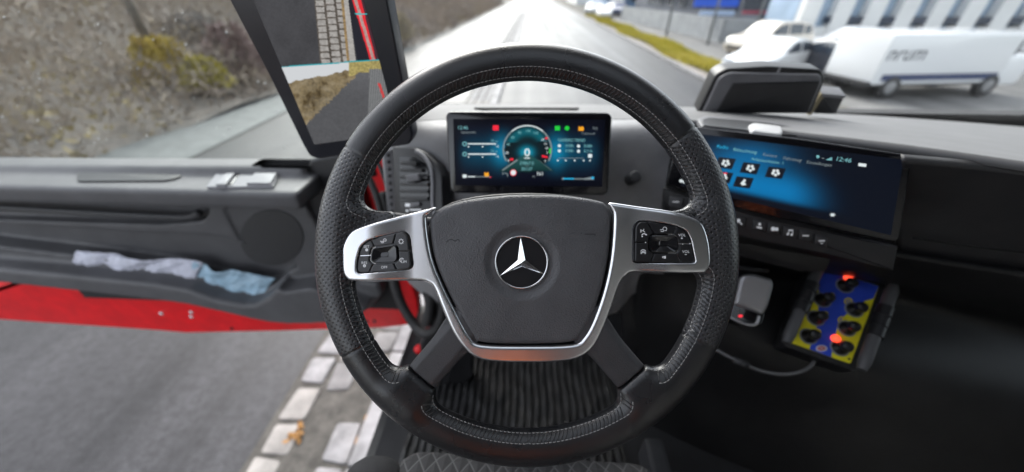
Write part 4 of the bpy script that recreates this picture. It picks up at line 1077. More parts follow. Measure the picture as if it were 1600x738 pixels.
for x, y in ((250, 492), (297, 490), (297, 497)):
    mb = MB(); o2 = FD.p(x, y, 0); mb.lathe([(.009, -.01), (.009, .0), (.005, .004)], FD.w([[o2[0], o2[1], -.006]])[0], FD.n, 12); mb.build('bolt', M['silver'], door, True)
for x, y in ((573, 503), (585, 502), (362, 514)):
    mb = MB(); disc(mb, FD, x, y, 2.6, -.0065, n=10); mb.build('drain_hole', M['plastic_black'], door)
# speaker grille
m, nt, b = new_mat('speaker_grille'); tc = N(nt, 'ShaderNodeTexCoord'); vo = N(nt, 'ShaderNodeTexVoronoi', Scale=160.0); vo.inputs['Randomness'].default_value = 0
nt.links.new(tc.outputs['Object'], vo.inputs['Vector']); rp = ramp(nt, [(.25, (.012, .012, .012)), (.4, (.05, .05, .053))]); nt.links.new(vo.outputs['Distance'], rp.inputs[0]); nt.links.new(rp.outputs[0], b.inputs['Base Color']); b.inputs['Roughness'].default_value = .6
mb = MB(); disc(mb, FD, 424, 372, 46, .069, n=40, th=.003) if False else mb.prism(FD.pts([(424 + 50 * math.cos(a), 372 + 44 * math.sin(a)) for a in np.linspace(0, 2 * math.pi, 40, endpoint=False)], .068), .05, .0685, FD, bev=.003); mb.build('speaker_grille', m, door, True, auto=40)
# pocket back, handle bar, window switches
mb = MB(); mb.box(FD.w([[-1.2, belt - .42, .004]])[0], (1.4, .004, .42)); mb.build('pocket_lining', M['lining_dark'], door)
mb = MB(); hp_ = [FD.w([[*FD.p(x, y, .075), .075]])[0] for x, y in ((-40, 322), (100, 330), (246, 338), (296, 339), (312, 332))]; mb.tube(smooth_poly(hp_, 4, False), .012, 10); mb.build('pull_handle', M['plastic'], door, True)
zt_ = EX + belt + .002
def onz(px, py, z): return at(px, py, 2, z)
def ztab(name, pts, z0, z1, m, parent, rnd=.004, bev=.0015):
    P = np.array([onz(x, y, z1)[:2] for x, y in pts]); P = round_poly(P, rnd); fz = Frame((0, 0, 0), (1, 0, 0), (0, 1, 0)); mb = MB(); mb.prism(P, z0, z1, fz, bev=bev); return mb.build(name, m, parent, True, auto=40)
sp_ = ztab('switch_panel', [(340, 268), (438, 266), (426, 291), (322, 292)], zt_ - .01, zt_ + .006, M['plastic_light'], door)
for pts in ([(352, 271), (366, 270), (352, 288), (336, 288)], [(398, 270), (432, 270), (422, 286), (384, 286)]):
    ztab('window_switch', pts, zt_, zt_ + .014, M['plastic_light'], sp_, .003)
ztab('switch_well', [(366, 270), (376, 270), (362, 289), (350, 289)], zt_, zt_ + .008, M['gloss_black'], sp_, .002)
ztab('lock_recess', [(120, 263), (270, 263), (288, 267), (280, 277), (258, 282), (120, 283)], zt_ - .01, zt_ + .003, M['plastic_black'], door, .012)
mb = MB(); mb.add(FD.w([(-1.95, belt - .01, -.02), (-.52, belt - .01, -.02), (-.56, belt + .78, -.02), (-1.95, belt + .78, -.02)]), [(0, 1, 2, 3)]); mb.build('window_glass', M['door_glass'], door)
mb = MB(); mb.tube(FD.w([(-1.97, belt + .004, -.004), (-.50, belt + .004, -.004)]), .008, 8); mb.build('window_seal', M['rubber'], door, True)
mb = MB(); mb.tube(FD.w([(-1.98, belt - .05, -.03), (-1.98, belt + .80, -.03), (-.60, belt + .80, -.03), (-.52, belt + .3, -.03), (-.50, belt - .03, -.03)]), .028, 8); mb.build('window_frame', M['plastic_black'], door, True)
# rain drops on the glass
mb = MB()
for k in range(90):
    x, z = rng.uniform(-1.75, -.7), belt + rng.uniform(.05, .6); r = rng.uniform(.0012, .0032)
    mb.lathe([(r, 0), (r * .8, r * .5), (r * .3, r * .75)], FD.w([[x, z, -.0195]])[0], FD.n, 8)
mb.build('rain_drops', mat('water_drop', (.5, .52, .52), .05, coat=1.0), door, True)['kind'] = 'stuff'
# seals and cable loom at the hinge side
M['seal'] = M['rubber']
loom = empty('door_wiring_loom', W(665, 520, 1.0), 'thick black rubber wiring loom hanging in a loop at the door hinge', 'wiring loom')
mb = MB(); mb.tube(smooth_poly([W(600, 300, 1.02), W(611, 360, 1.02), W(614, 430, 1.04), W(626, 472, 1.05), (W(646, 506, 1.05)), W(664, 522, 1.03), W(684, 512, 1.0), W(693, 480, .97), W(690, 440, .95)], 6, False), .0135, 10); mb.build('loom_hose', M['rubber'], loom, True)
mb = MB(); mb.tube(smooth_poly([W(660, 430, .97), W(672, 470, .98), W(668, 505, 1.0)], 6, False), .016, 10); mb.build('upper_boot', M['rubber'], loom, True)
for k, P in enumerate(([(540, 232), (566, 262), (586, 300), (600, 350)], [(578, 236), (594, 262), (606, 300), (612, 352)])):
    mb = MB(); mb.tube(smooth_poly([W(x, y, .985) for x, y in P], 5, False), [.010, .006][k], 8); mb.build('pillar_seal', M['rubber'], cab, True)
fk = Frame(W(690, 480, .99), cr, (0, 0, 1.)); plate('kick_panel', fk, [(664, 420), (735, 420), (740, 590), (700, 620), (662, 600), (655, 540), (676, 505)], -.05, 0, M['plastic_black'], cab, .01, .01)

# things in the door pocket
M['cloth_b'] = mat('blue_film', (.34, .50, .62), .35, var=(18, .25)); M['cloth_w'] = mat('white_film', (.56, .57, .66), .4, var=(22, .22))
def crumple(name, quad, m, label, cat, seed, amp=.011, c=.06):
    r_ = np.random.default_rng(seed); nx, ny = 46, 16; q = [np.array(p, float) for p in quad]; V = []
    ph = r_.uniform(0, 6, 8); A_ = r_.uniform(.3, 1, 9); B_ = r_.uniform(3, 15, 9); C_ = r_.uniform(-9, 9, 9)
    for j in range(ny):
        for i in range(nx):
            u, v = i / (nx - 1), j / (ny - 1); p = (q[0] * (1 - u) + q[1] * u) * (1 - v) + (q[3] * (1 - u) + q[2] * u) * v
            w1 = sum(A_[k] * math.sin(u * B_[k] + v * C_[k] + ph[k % 8]) for k in range(9)) / 3.0
            p = p + [2 * math.sin(v * 7 + ph[3]), -5 * (w1 * .5 + .3) * (1 - v) ** 2]
            dz = amp * (abs(w1) * 1.1 + .5 * abs(math.sin(u * 31 + v * 13 + 3 * w1)) * r_.uniform(.6, 1))
            cc = c + dz + .02 * (1 - abs(2 * v - 1)); V.append(FD.w([[*FD.p(*p, c), cc]])[0])
    Fc = [(j * nx + i, (j + 1) * nx + i, (j + 1) * nx + i + 1, j * nx + i + 1) for j in range(ny - 1) for i in range(nx - 1)]
    o_ = empty(name, np.mean(V, axis=0) - [0, 0, .03], label, cat); mb = MB(); mb.add(V, Fc); o = mb.build('crumpled_sheet', m, o_, True); md = o.modifiers.new('t', 'SOLIDIFY'); md.thickness = .002
    o.data.set_sharp_from_angle(angle=R(32)) if hasattr(o.data, 'set_sharp_from_angle') else None
crumple('plastic_packet', [(306, 410), (432, 436), (404, 470), (296, 456)], M['cloth_b'], 'crumpled pale blue plastic packet at the front end of the door pocket', 'packet', 3)
crumple('cleaning_cloth', [(120, 392), (318, 408), (314, 456), (120, 434)], M['cloth_w'], 'crumpled white and lilac cloth lying further back in the door pocket', 'cloth', 5, .015)

# ---------------------------------------------------------------- driver's seat
seat = empty('driver_seat', (0, 0, ZF), 'black driver seat with quilted diamond stitching under the steering wheel', 'seat')
m, nt, b = new_mat('quilted_fabric'); tc = N(nt, 'ShaderNodeTexCoord'); mp = N(nt, 'ShaderNodeMapping'); mp.inputs['Scale'].default_value = (38, 26, 1); nt.links.new(tc.outputs['Object'], mp.inputs[0])
sp3 = N(nt, 'ShaderNodeSeparateXYZ'); nt.links.new(mp.outputs[0], sp3.inputs[0])
def mm(op, a, c=None):
    n = N(nt, 'ShaderNodeMath', operation=op)
    for i, v in enumerate((a, c)):
        if v is None: continue
        if isinstance(v, (int, float)): n.inputs[i].default_value = v
        else: nt.links.new(v, n.inputs[i])
    return n.outputs[0]
d1 = mm('ABSOLUTE', mm('SUBTRACT', mm('FRACT', mm('ADD', mm('ADD', sp3.outputs[0], sp3.outputs[1]), 100.0)), .5)); d2 = mm('ABSOLUTE', mm('SUBTRACT', mm('FRACT', mm('ADD', mm('SUBTRACT', sp3.outputs[0], sp3.outputs[1]), 100.0)), .5))
dm = mm('MINIMUM', d1, d2); rp = ramp(nt, [(.03, (.07, .07, .073)), (.07, (.022, .022, .024))]); nt.links.new(dm, rp.inputs[0]); nt.links.new(rp.outputs[0], b.inputs['Base Color']); b.inputs['Roughness'].default_value = .85
bp = N(nt, 'ShaderNodeBump', Strength=.8, Distance=.006); nt.links.new(dm, bp.inputs['Height']); nt.links.new(bp.outputs[0], b.inputs['Normal'])
def rbox(c, h, r, hh): 
    def f(X, Y, Z):
        qx, qy, qz = np.abs(X - c[0]) - h[0] + r, np.abs(Y - c[1]) - h[1] + r, np.abs(Z - c[2]) - h[2] + r
        return np.minimum(np.maximum(np.maximum(qx, qy), qz), 0) + np.sqrt(np.maximum(qx, 0) ** 2 + np.maximum(qy, 0) ** 2 + np.maximum(qz, 0) ** 2) - r
    return nets(f, np.array(c) - h - .02, np.array(c) + h + .02, hh)
def rb(name, c, h, r, m, parent, hh=.012):
    V, q = rbox(c, np.array(h, float), r, hh); return link(name, mesh_np(V, q), m, parent, True)
M['fabric'] = mat('black_fabric', (.018, .018, .02), .9, bump=(900, .5, .001), var=(40, .2))
rb('cushion', (.01, .0, EX - .665), (.215, .275, .065), .045, m, seat)
for x in (-.225, .245): rb('bolster', (x, -.01, EX - .66), (.05, .27, .075), .045, M['fabric'], seat)
rb('base', (.01, -.05, EX - .90), (.2, .22, .19), .02, M['plastic_black'], seat, .02)
rb('backrest', (.01, -.42, EX - .2), (.25, .06, .42), .05, M['fabric'], seat, .02)
rb('headrest', (.01, -.42, EX + .35), (.13, .05, .09), .04, M['fabric'], seat, .02)
part('floor_duct', [((.36, .3, ZF + .05), (.05, .4, .10))], M['plastic'], cab, bev=.01)
# unseen orange jacket, added for the orange reflection in the silver trim
jk = empty('added_orange_jacket', (.01, -.34, EX - .5), 'orange work jacket hung over the seat backrest, mirrored in the silver wheel trim', 'jacket')
V = []; nx, ny = 30, 24
for j in range(ny):
    for i in range(nx):
        u, v = i / (nx - 1) * 2 - 1, j / (ny - 1); w_ = .08 + .02 * v
        V.append((.01 + u * w_, -.335 + .012 * math.sin(u * 11 + v * 4) + .01 * math.sin(u * 5 - v * 9), EX - .12 - v * .33 - .03 * u * u))
mb = MB(); mb.add(V, [(j * nx + i, (j + 1) * nx + i, (j + 1) * nx + i + 1, j * nx + i + 1) for j in range(ny - 1) for i in range(nx - 1)]); o = mb.build('body_panel', mat('orange_cloth', (.42, .10, .025), .8, bump=(200, .3, .002)), jk, True)
md = o.modifiers.new('t', 'SOLIDIFY'); md.thickness = .006
# ================================================================== OUTSIDE
def struct(o): o['kind'] = 'structure'; return o
def wet_asphalt(name, c, rough, sc=1.0):
    m, nt, b = new_mat(name); tc = N(nt, 'ShaderNodeTexCoord')
    n1 = N(nt, 'ShaderNodeTexNoise', Scale=.35 * sc, Detail=9.0, Roughness=.6); n2 = N(nt, 'ShaderNodeTexNoise', Scale=70.0, Detail=3.0); vo = N(nt, 'ShaderNodeTexVoronoi', Scale=95.0)
    for n in (n1, n2, vo): nt.links.new(tc.outputs['Object'], n.inputs['Vector'])
    b.inputs['Specular IOR Level'].default_value = .3
    r1 = ramp(nt, [(.3, tuple(x * .72 for x in c)), (.7, tuple(x * 1.25 for x in c))]); nt.links.new(n1.outputs['Fac'], r1.inputs[0])
    r2 = ramp(nt, [(.1, (.6, .6, .6)), (.5, (1.25, 1.25, 1.25))]); nt.links.new(vo.outputs['Distance'], r2.inputs[0])
    mx = N(nt, 'ShaderNodeMix', data_type='RGBA', blend_type='MULTIPLY'); mx.inputs[0].default_value = 1; nt.links.new(r1.outputs[0], mx.inputs[6]); nt.links.new(r2.outputs[0], mx.inputs[7]); nt.links.new(mx.outputs[2], b.inputs['Base Color'])
    mp = N(nt, 'ShaderNodeMapping'); mp.inputs['Scale'].default_value = (1.6, .035, 1); nt.links.new(tc.outputs['Object'], mp.inputs[0]); n4 = N(nt, 'ShaderNodeTexNoise', Scale=1.0, Detail=5.0); nt.links.new(mp.outputs[0], n4.inputs['Vector'])
    n5 = N(nt, 'ShaderNodeTexNoise', Scale=13.0, Detail=6.0, Roughness=.7); nt.links.new(tc.outputs['Object'], n5.inputs['Vector'])
    r5 = ramp(nt, [(.34, (.62, .62, .62)), (.66, (1.4, 1.4, 1.4))]); nt.links.new(n5.outputs['Fac'], r5.inputs[0]); m5 = N(nt, 'ShaderNodeMix', data_type='RGBA', blend_type='MULTIPLY'); m5.inputs[0].default_value = 1
    nt.links.new(mx.outputs[2], m5.inputs[6]); nt.links.new(r5.outputs[0], m5.inputs[7]); r4 = ramp(nt, [(.35, (.7, .7, .7)), (.6, (1.5, 1.5, 1.5))]); nt.links.new(n4.outputs['Fac'], r4.inputs[0])
    m4 = N(nt, 'ShaderNodeMix', data_type='RGBA', blend_type='MULTIPLY'); m4.inputs[0].default_value = 1; nt.links.new(m5.outputs[2], m4.inputs[6]); nt.links.new(r4.outputs[0], m4.inputs[7]); nt.links.new(m4.outputs[2], b.inputs['Base Color'])
    ad = N(nt, 'ShaderNodeMath', operation='ADD'); nt.links.new(n1.outputs['Fac'], ad.inputs[0]); sb = N(nt, 'ShaderNodeMath', operation='MULTIPLY_ADD'); nt.links.new(n4.outputs['Fac'], sb.inputs[0]); sb.inputs[1].default_value = 2.2; sb.inputs[2].default_value = -1.1; nt.links.new(sb.outputs[0], ad.inputs[1])
    mr = N(nt, 'ShaderNodeMapRange'); nt.links.new(ad.outputs[0], mr.inputs['Value']); mr.inputs['To Min'].default_value = rough - .1; mr.inputs['To Max'].default_value = rough + .12; nt.links.new(mr.outputs[0], b.inputs['Roughness'])
    bp = N(nt, 'ShaderNodeBump', Strength=.5, Distance=.006); nt.links.new(n2.outputs['Fac'], bp.inputs['Height']); nt.links.new(bp.outputs[0], b.inputs['Normal']); return m
def sheet(name, P, z, m, nsub=None):
    mb = MB(); mb.add([(x, y, z) for x, y in P], [tuple(range(len(P)))]); return struct(mb.build(name, m))
M['ground'] = mat('ground_soil', (.10, .095, .08), .9, var=(.6, .3), bump=(20, .5, .02))
sheet('ground', [(-700, -700), (700, -700), (700, 1200), (-700, 1200)], -.012, M['ground'])
M['asphalt'] = wet_asphalt('asphalt', (.022, .022, .024), .42)
XK = 6.9
sheet('road', [(-7.3, -60), (XK, -60), (XK, 260), (-7.3, 260)], 0, M['asphalt'])
M['lot'] = wet_asphalt('parking_asphalt', (.11, .108, .105), .6)
sheet('parking_lot', [(9.9, -20), (60, -20), (60, 75), (9.9, 75)], -.004, M['lot'])
# kerb and gutter of granite setts beside the truck
M['granite'] = mat('granite', (.23, .225, .23), .7, var=(5, .38), bump=(60, .8, .006))
mb = MB(); y = -6.0
colx = [(-2.07, -1.83), (-1.81, -1.57), (-1.56, -1.32)]
r_ = random.Random(4)
for ci, (x0, x1) in enumerate(colx):
    y = -6 + r_.uniform(0, .2)
    while y < 70:
        l = r_.uniform(.26, .36); 
        if r_.random() > (.10, .33, .12)[ci] or y > 9:
            j = lambda: r_.uniform(-.018, .018); si = r_.randint(0, 2)
            P = round_poly([(x0 + j() + .012, y + j()), (x1 + j() - .012, y + j()), (x1 + j() - .012, y + l - .040 + j()), (x0 + j() + .012, y + l - .040 + j())], .03, 3)
            if y < 12: mb.prism(P, -.02, .014 + r_.uniform(-.004, .006), Frame((0, 0, 0), (1, 0, 0), (0, 1, 0)), mi=si, bev=.006)
            else: mb.prism(P[::4], -.02, .012, Frame((0, 0, 0), (1, 0, 0), (0, 1, 0)))
        y += l
struct(mb.build('sett_gutter', [M['granite'], mat('granite_dark', (.15, .145, .145), .7, var=(6, .35), bump=(60, .8, .006)), mat('granite_warm', (.25, .235, .22), .7, var=(4, .3), bump=(60, .8, .006))], None, True, auto=40))
mb = MB(); y = -6.0
while y < 70:
    l = r_.uniform(.9, 1.1); mb.box((-1.165, y + l / 2, .035), (.25, l - .02, .13), bev=.02 if y < 14 else 0); y += l
struct(mb.build('kerb', M['granite'], None, True, auto=40))
mb = MB(); y = -20
while y < 120: mb.box((XK + .1, y + .5, .03), (.16, .985, .16)); y += 1
struct(mb.build('kerb', M['granite']))
sheet('pavement', [(XK + .18, -20), (7.6, -20), (7.6, 120), (XK + .18, 120)], .03, mat('gravel_strip', (.22, .19, .17), .9, var=(5, .35), bump=(60, .8, .02)))
sheet('pavement', [(-9.6, -25), (-7.35, -25), (-7.35, 60), (-7.7, 60), (-9.6, 3)], .012, mat('pale_pavement', (.15, .158, .155), .75, var=(3, .2), bump=(40, .4, .01)))
sheet('gutter_bed', [(-2.12, -8), (-1.30, -8), (-1.30, 70), (-2.12, 70)], .004, mat('joint_soil', (.075, .07, .062), .9, var=(8, .4), bump=(80, .8, .01)))
# fallen leaves
ML = mat('brown_leaf', (.30, .15, .04), .7, var=(40, .45))
spots = [(465, 680, 'rust brown clump of leaves lying between two pale setts'), (567, 688, 'dark rust leaf clump wedged beside the kerb, the nearer of the two there'), (585, 650, 'ochre leaf clump beside the kerb, further forward')]
for k, (px, py, lb) in enumerate(spots):
    p = at(px, py, 2, .012); o_ = empty('leaf_clump', p, lb, 'leaves', 'leaf clumps on the setts')
    mb = MB()
    for q_ in range(16):
        c = p + np.array([rng.normal(0, .028), rng.normal(0, .045), .010 + rng.uniform(0, .03)]); a, s_ = rng.uniform(0, 6.3), rng.uniform(.022, .045); t1, t2 = rng.normal(0, .4), rng.normal(0, .4)
        u_ = np.array([math.cos(a), math.sin(a), t1]) * s_; v_ = np.array([-math.sin(a), math.cos(a), t2]) * s_ * .6
        mb.add([c - u_, c - u_ * .3 + v_, c + u_ * .5 + v_ * .8, c + u_, c + u_ * .5 - v_ * .8, c - u_ * .3 - v_], [(0, 1, 2, 3), (0, 3, 4, 5)])
    mb.build('leaves', ML, o_)

# foliage: thousands of small blades / twigs
def leafmass(name, pts, size, colors, label=None, up=.5, mat_scale=.5, kind='stuff', parent=None, aspect=.35):
    n = len(pts); d = rng.normal(0, 1, (n, 3)); d[:, 2] = np.abs(d[:, 2]) * up * 2; d /= np.linalg.norm(d, axis=1)[:, None]
    e = np.cross(d, rng.normal(0, 1, (n, 3))); e /= np.linalg.norm(e, axis=1)[:, None]; s_ = size * rng.uniform(.5, 1.4, n)[:, None]
    a, b_, c, dd = pts - e * s_ * aspect * .5, pts + e * s_ * aspect * .5, pts + d * s_ + e * s_ * aspect * .2, pts + d * s_ * .6 - e * s_ * aspect * .4
    V = np.stack([a, b_, c, dd], 1).reshape(-1, 3); q = np.arange(n * 4).reshape(-1, 4)
    m, nt, b = new_mat(name + '_leaves'); tc = N(nt, 'ShaderNodeTexCoord'); no = N(nt, 'ShaderNodeTexNoise', Scale=mat_scale, Detail=7.0, Roughness=.7); nt.links.new(tc.outputs['Object'], no.inputs['Vector'])
    k = len(colors); rp = ramp(nt, [(.25 + .5 * i / (k - 1), colors[i]) for i in range(k)]); nt.links.new(no.outputs['Fac'], rp.inputs[0]); nt.links.new(rp.outputs[0], b.inputs['Base Color']); b.inputs['Roughness'].default_value = .8
    o = link(name, mesh_np(V, q), m, parent)
    if kind: o['kind'] = kind
    if label: o['label'] = label
    return o
# yellow grass verge on the right
n = 26000; yy = rng.uniform(17, 60, n) ** 1.0; xx = rng.uniform(7.65, 9.3, n) + .3 * np.sin(yy * .5)
leafmass('verge_grass', np.c_[xx, yy, rng.uniform(0, .08, n)], .20, [(.22, .22, .05), (.44, .38, .05), (.52, .42, .09)], 'long yellow green grass strip between road and parking lot', up=1.2)
sheet('verge_soil', [(7.6, 15), (9.9, 15), (9.9, 75), (7.6, 75)], .0, M['ground'])
# left bank: ground rises behind the verge, covered with dry brush
V = []; ny, nx = 60, 10
for j in range(ny):
    y = -25 + j * 2.4
    for i in range(nx):
        t = i / (nx - 1); base = -7.5 - 1.8 * sstep(30, 3, y); x = base - t * 14; V.append((x, y, .02 + 2.6 * sstep(0, .8, t) + .12 * math.sin(y * .7 + t * 9)))
V = np.array(V); I = (np.arange(ny - 1)[:, None] * nx + np.arange(nx - 1)[None, :]).ravel()
struct(link('left_bank', mesh_np(V, np.stack([I, I + nx, I + nx + 1, I + 1], 1)), mat('bank_soil', (.20, .18, .16), .9, var=(.8, .35), bump=(12, .6, .05)), None, True))
def bank(n, y0, y1, hmax):
    y = rng.uniform(y0, y1, n); t = rng.uniform(0, 1, n) ** 1.1; x = -7.6 - 1.8 * sstep(30, 3, y) - t * 12
    cl = .5 + .5 * np.sin(y * .9 + 3 * np.sin(x * .7)) * np.cos(x * 1.1 + y * .3); return np.c_[x, y, 2.4 * sstep(0, .8, t) + rng.uniform(0, 1, n) ** 1.4 * hmax * (.35 + .75 * cl)]
leafmass('dry_brush', bank(110000, -18, 110, 1.9), .42, [(.13, .12, .115), (.24, .21, .195), (.30, .235, .17), (.36, .33, .32)], 'dense grey brown dry brush on the bank left of the road', up=.9, mat_scale=.16, aspect=.06)
leafmass('bank_bushes', bank(26000, -12, 60, 1.3), .16, [(.20, .17, .16), (.26, .21, .17), (.34, .27, .06)], 'scattered yellowing low bushes on the left bank', up=.4, mat_scale=.22, aspect=.6)
for k, (px, py, D_, r0, h0, cols, lb) in enumerate([(262, 120, 13, .9, 1.3, [(.22, .15, .04), (.44, .33, .06), (.52, .42, .10)], 'rounded yellow ochre shrub at the left of the door window view'), (330, 140, 12.5, .6, .8, [(.22, .19, .05), (.42, .36, .06), (.5, .43, .1)], 'small low yellow shrub nearest the road'),
        (372, 95, 14, .9, 1.6, [(.15, .10, .10), (.24, .17, .16), (.30, .22, .2)], 'mauve brown twiggy shrub left of the mirror display'), (310, 60, 16, 1.2, 1.8, [(.12, .11, .11), (.22, .21, .2), (.3, .29, .28)], 'tall grey twiggy shrub high on the bank'),
        (120, 90, 14, 1.1, 1.6, [(.14, .12, .10), (.24, .2, .15), (.34, .26, .1)], 'brown shrub at the far left of the bank'), (680, 50, 24, 1.0, 1.5, [(.25, .22, .17), (.36, .31, .22), (.42, .35, .2)], 'pale straw coloured shrub beside the road ahead'), (650, 70, 19, .8, 1.1, [(.22, .2, .16), (.34, .31, .25), (.44, .4, .3)], 'low beige shrub right of the mirror display')]):
    p = W(px, py, D_ * .92); p = np.array([min(p[0], -8.6), p[1], .45]); t_ = empty('shrub', p, lb, 'shrub', 'shrubs on the left bank'); n = 5200
    ph_, th_ = rng.uniform(0, 6.283, n), rng.uniform(0, 1, n); rr_ = rng.uniform(.25, 1, n) ** .6 * (1 + .25 * np.sin(ph_ * 3 + k) + .2 * np.sin(ph_ * 7 + 2 * k))
    Pp = np.c_[p[0] + r0 * rr_ * np.cos(ph_) * np.sqrt(1 - th_ ** 2 * .8), p[1] + r0 * rr_ * np.sin(ph_) * np.sqrt(1 - th_ ** 2 * .8), p[2] + h0 * th_ * (.75 + .25 * np.sin(ph_ * 5 + k))]
    leafmass('foliage', Pp, .16, cols, kind=None, parent=t_, aspect=.45, mat_scale=2.0, up=.6)
    mb = MB()
    for q_ in range(14):
        a = rng.uniform(0, 6.28); e = np.array([math.cos(a) * r0 * .7, math.sin(a) * r0 * .7, h0 * rng.uniform(.7, 1.15)]); mb.tube(np.array([p - [0, 0, .3], p + e * .5 + rng.normal(0, .05, 3), p + e]), [.03, .018, .006], 5)
    mb.build('stems', mat('stem_bark', (.12, .10, .09), .9), t_)
# bare trees on the bank
MBk = mat('bark', (.13, .115, .10), .9, var=(6, .4), bump=(30, .8, .01))
def tree(x, y, z, h, seed, label):
    r_ = random.Random(seed); t = empty('bare_tree', (x, y, z), label, 'tree', 'bare trees on the left bank'); mb = MB(); tips = []
    P = [np.array([x, y, z - .2])]; d = np.array([r_.uniform(-.1, .1), r_.uniform(-.1, .1), 1.])
    for k in range(8): d = unit(d + np.array([r_.uniform(-.12, .12), r_.uniform(-.12, .12), .2])); P.append(P[-1] + d * h / 8)
    mb.tube(np.array(P), np.linspace(.13, .02, 9), 8)
    def limb(p, d, l, r, lev):
        Q = [p]
        for k in range(4): d = unit(d + np.array([r_.uniform(-.25, .25), r_.uniform(-.25, .25), r_.uniform(0, .25)])); Q.append(Q[-1] + d * l / 4)
        mb.tube(np.array(Q), np.linspace(r, r * .3, 5), 5)
        tips.extend(Q[1:])
        if lev:
            for k in range(4): limb(Q[r_.randint(1, 4)], unit(d + np.array([r_.uniform(-.9, .9), r_.uniform(-.9, .9), r_.uniform(-.2, .6)])), l * .6, r * .5, lev - 1)
    for k in range(12):
        i = r_.randint(2, 7); a = r_.uniform(0, 6.3); limb(P[i], unit(np.array([math.cos(a), math.sin(a), .7])), h * .3 * (1.2 - i / 9), .045, 2)
    mb.build('trunk', MBk, t, True)
    T = np.array(tips); T = np.repeat(T, 7, 0) + rng.normal(0, .16, (len(T) * 7, 3))
    leafmass('crown', T, .11, [(.12, .09, .04), (.24, .17, .05), (.33, .26, .08)], kind=None, parent=t, aspect=.6)
for k, (x, y, z, h, lb) in enumerate([(-11.5, 6, 1.2, 6.5, 'crooked bare tree on the bank nearest the open door'), (-13, 13, 1.8, 8, 'tall bare tree on the bank beside the door window'), (-11, 24, 1.3, 7, 'bare tree on the bank left of the road ahead'), (-13.5, 38, 2, 9, 'tall bare tree further along the left bank'), (-12, 58, 1.6, 8, 'farthest bare tree on the left bank')]):
    tree(x, y, z, h, 20 + k, lb)
# buildings -------------------------------------------------------------
M['win'] = mat('dark_window', (.02, .03, .045), .12, spec=.8); M['conc'] = mat('concrete', (.30, .31, .32), .85, var=(1.5, .18), bump=(8, .4, .01)); M['white_clad'] = mat('white_cladding', (.78, .78, .77), .55, var=(.8, .05))
M['blueglass'] = mat('pale_blue_glazing', (.38, .48, .60), .25, var=(.5, .15)); M['bluewall'] = mat('blue_cladding', (.14, .23, .36), .5, var=(.7, .15)); M['signblue'] = mat('sign_blue', (.01, .09, .60), .4); M['frame'] = mat('window_frame_grey', (.18, .19, .2), .5)
M['darkclad'] = mat('dark_cladding', (.05, .06, .085), .5, var=(.6, .3))
def building(name, loc, label, cat='building'): return empty(name, loc, label, cat)
# retaining wall
w1 = building('retaining_wall', (13.4, 26, 0), 'long grey concrete retaining wall behind the parking lot', 'wall')
def wallseg(P, h, th=.3):
    mb = MB()
    for (x0, y0), (x1, y1) in zip(P[:-1], P[1:]):
        d = unit([x1 - x0, y1 - y0]); n_ = np.array([-d[1], d[0]]) * th / 2
        mb.prism(np.array([[x0, y0] + n_, [x1, y1] + n_, [x1, y1] - n_, [x0, y0] - n_]), -.1, h, Frame((0, 0, 0), (1, 0, 0), (0, 1, 0)))
    return mb
wallseg([(11.0, 52), (13.2, 29), (18.0, 27.5), (34, 28.5)], 1.42).build('wall', M['conc'], w1)
wallseg([(11.0, 52), (13.2, 29), (18.0, 27.5), (34, 28.5)], 1.50, .2).build('coping', M['frame'], w1) if False else None
b1 = building('glazed_office', (24, 42, 0), 'dark glazed office building with a blue sign band behind the concrete wall')
mb = MB(); mb.prism(np.array([(14.2, 54), (16.5, 31), (40, 32), (40, 60), (14.2, 60)]), 0, 9, Frame((0, 0, 0), (1, 0, 0), (0, 1, 0))); mb.build('wall', M['darkclad'], b1)
# front facing -y (16.5..40, y 31) and side facing -x
for k in range(9):
    x0 = 16.9 + k * 2.5
    for z0 in (1.7, 4.9):
        y0 = 31 + (x0 - 16.5) / 23.5
        mb = MB(); mb.box((x0 + 1.1, y0 - .02, z0 + 1.2), (2.2, .08, 2.3)); f_ = mb.build('window', M['frame'], b1)
        mb = MB(); mb.box((x0 + 1.1, y0 - .07, z0 + 1.2), (2.05, .04, 2.12)); mb.build('pane', M['win'], f_)
for k in range(8):
    t0, t1 = k / 8 + .01, (k + .88) / 8; A = np.array([16.5, 31.]); B = np.array([14.2, 54.]); p0, p1 = A + (B - A) * t0, A + (B - A) * t1; nn = unit([-(B - A)[1], (B - A)[0]]) * 1.0
    if nn[0] > 0: nn = -nn
    for z0 in (1.6, 4.9):
        mb = MB(); c0_, c1_ = p0 + nn * .05, p1 + nn * .05; mb.add([(*c0_, z0), (*c1_, z0), (*c1_, z0 + 2.3), (*c0_, z0 + 2.3), (*(c0_ - nn * .1), z0), (*(c1_ - nn * .1), z0), (*(c1_ - nn * .1), z0 + 2.3), (*(c0_ - nn * .1), z0 + 2.3)], [(0, 1, 2, 3), (4, 7, 6, 5), (0, 4, 5, 1), (3, 2, 6, 7), (0, 3, 7, 4), (1, 5, 6, 2)]); mb.build('window', M['win'], b1)
def outboard(px0, px1, py0, py1, m, name, dist_y, parent):
    a, c = at(px0, py0, 1, dist_y), at(px1, py1, 1, dist_y); mb = MB(); mb.box(((a[0] + c[0]) / 2, dist_y, (a[2] + c[2]) / 2), (abs(c[0] - a[0]), .12, abs(a[2] - c[2]))); return mb.build(name, m, parent)
outboard(1088, 1152, -8, 11, M['signblue'], 'sign_band', 30.7, b1)
outboard(1094, 1146, 17, 24, mat('pale_sign', (.4, .5, .68), .5), 'lower_sign', 30.7, b1)
outboard(1161, 1198, 17, 22, mat('red_sign', (.35, .04, .07), .5), 'red_sign', 30.9, b1)
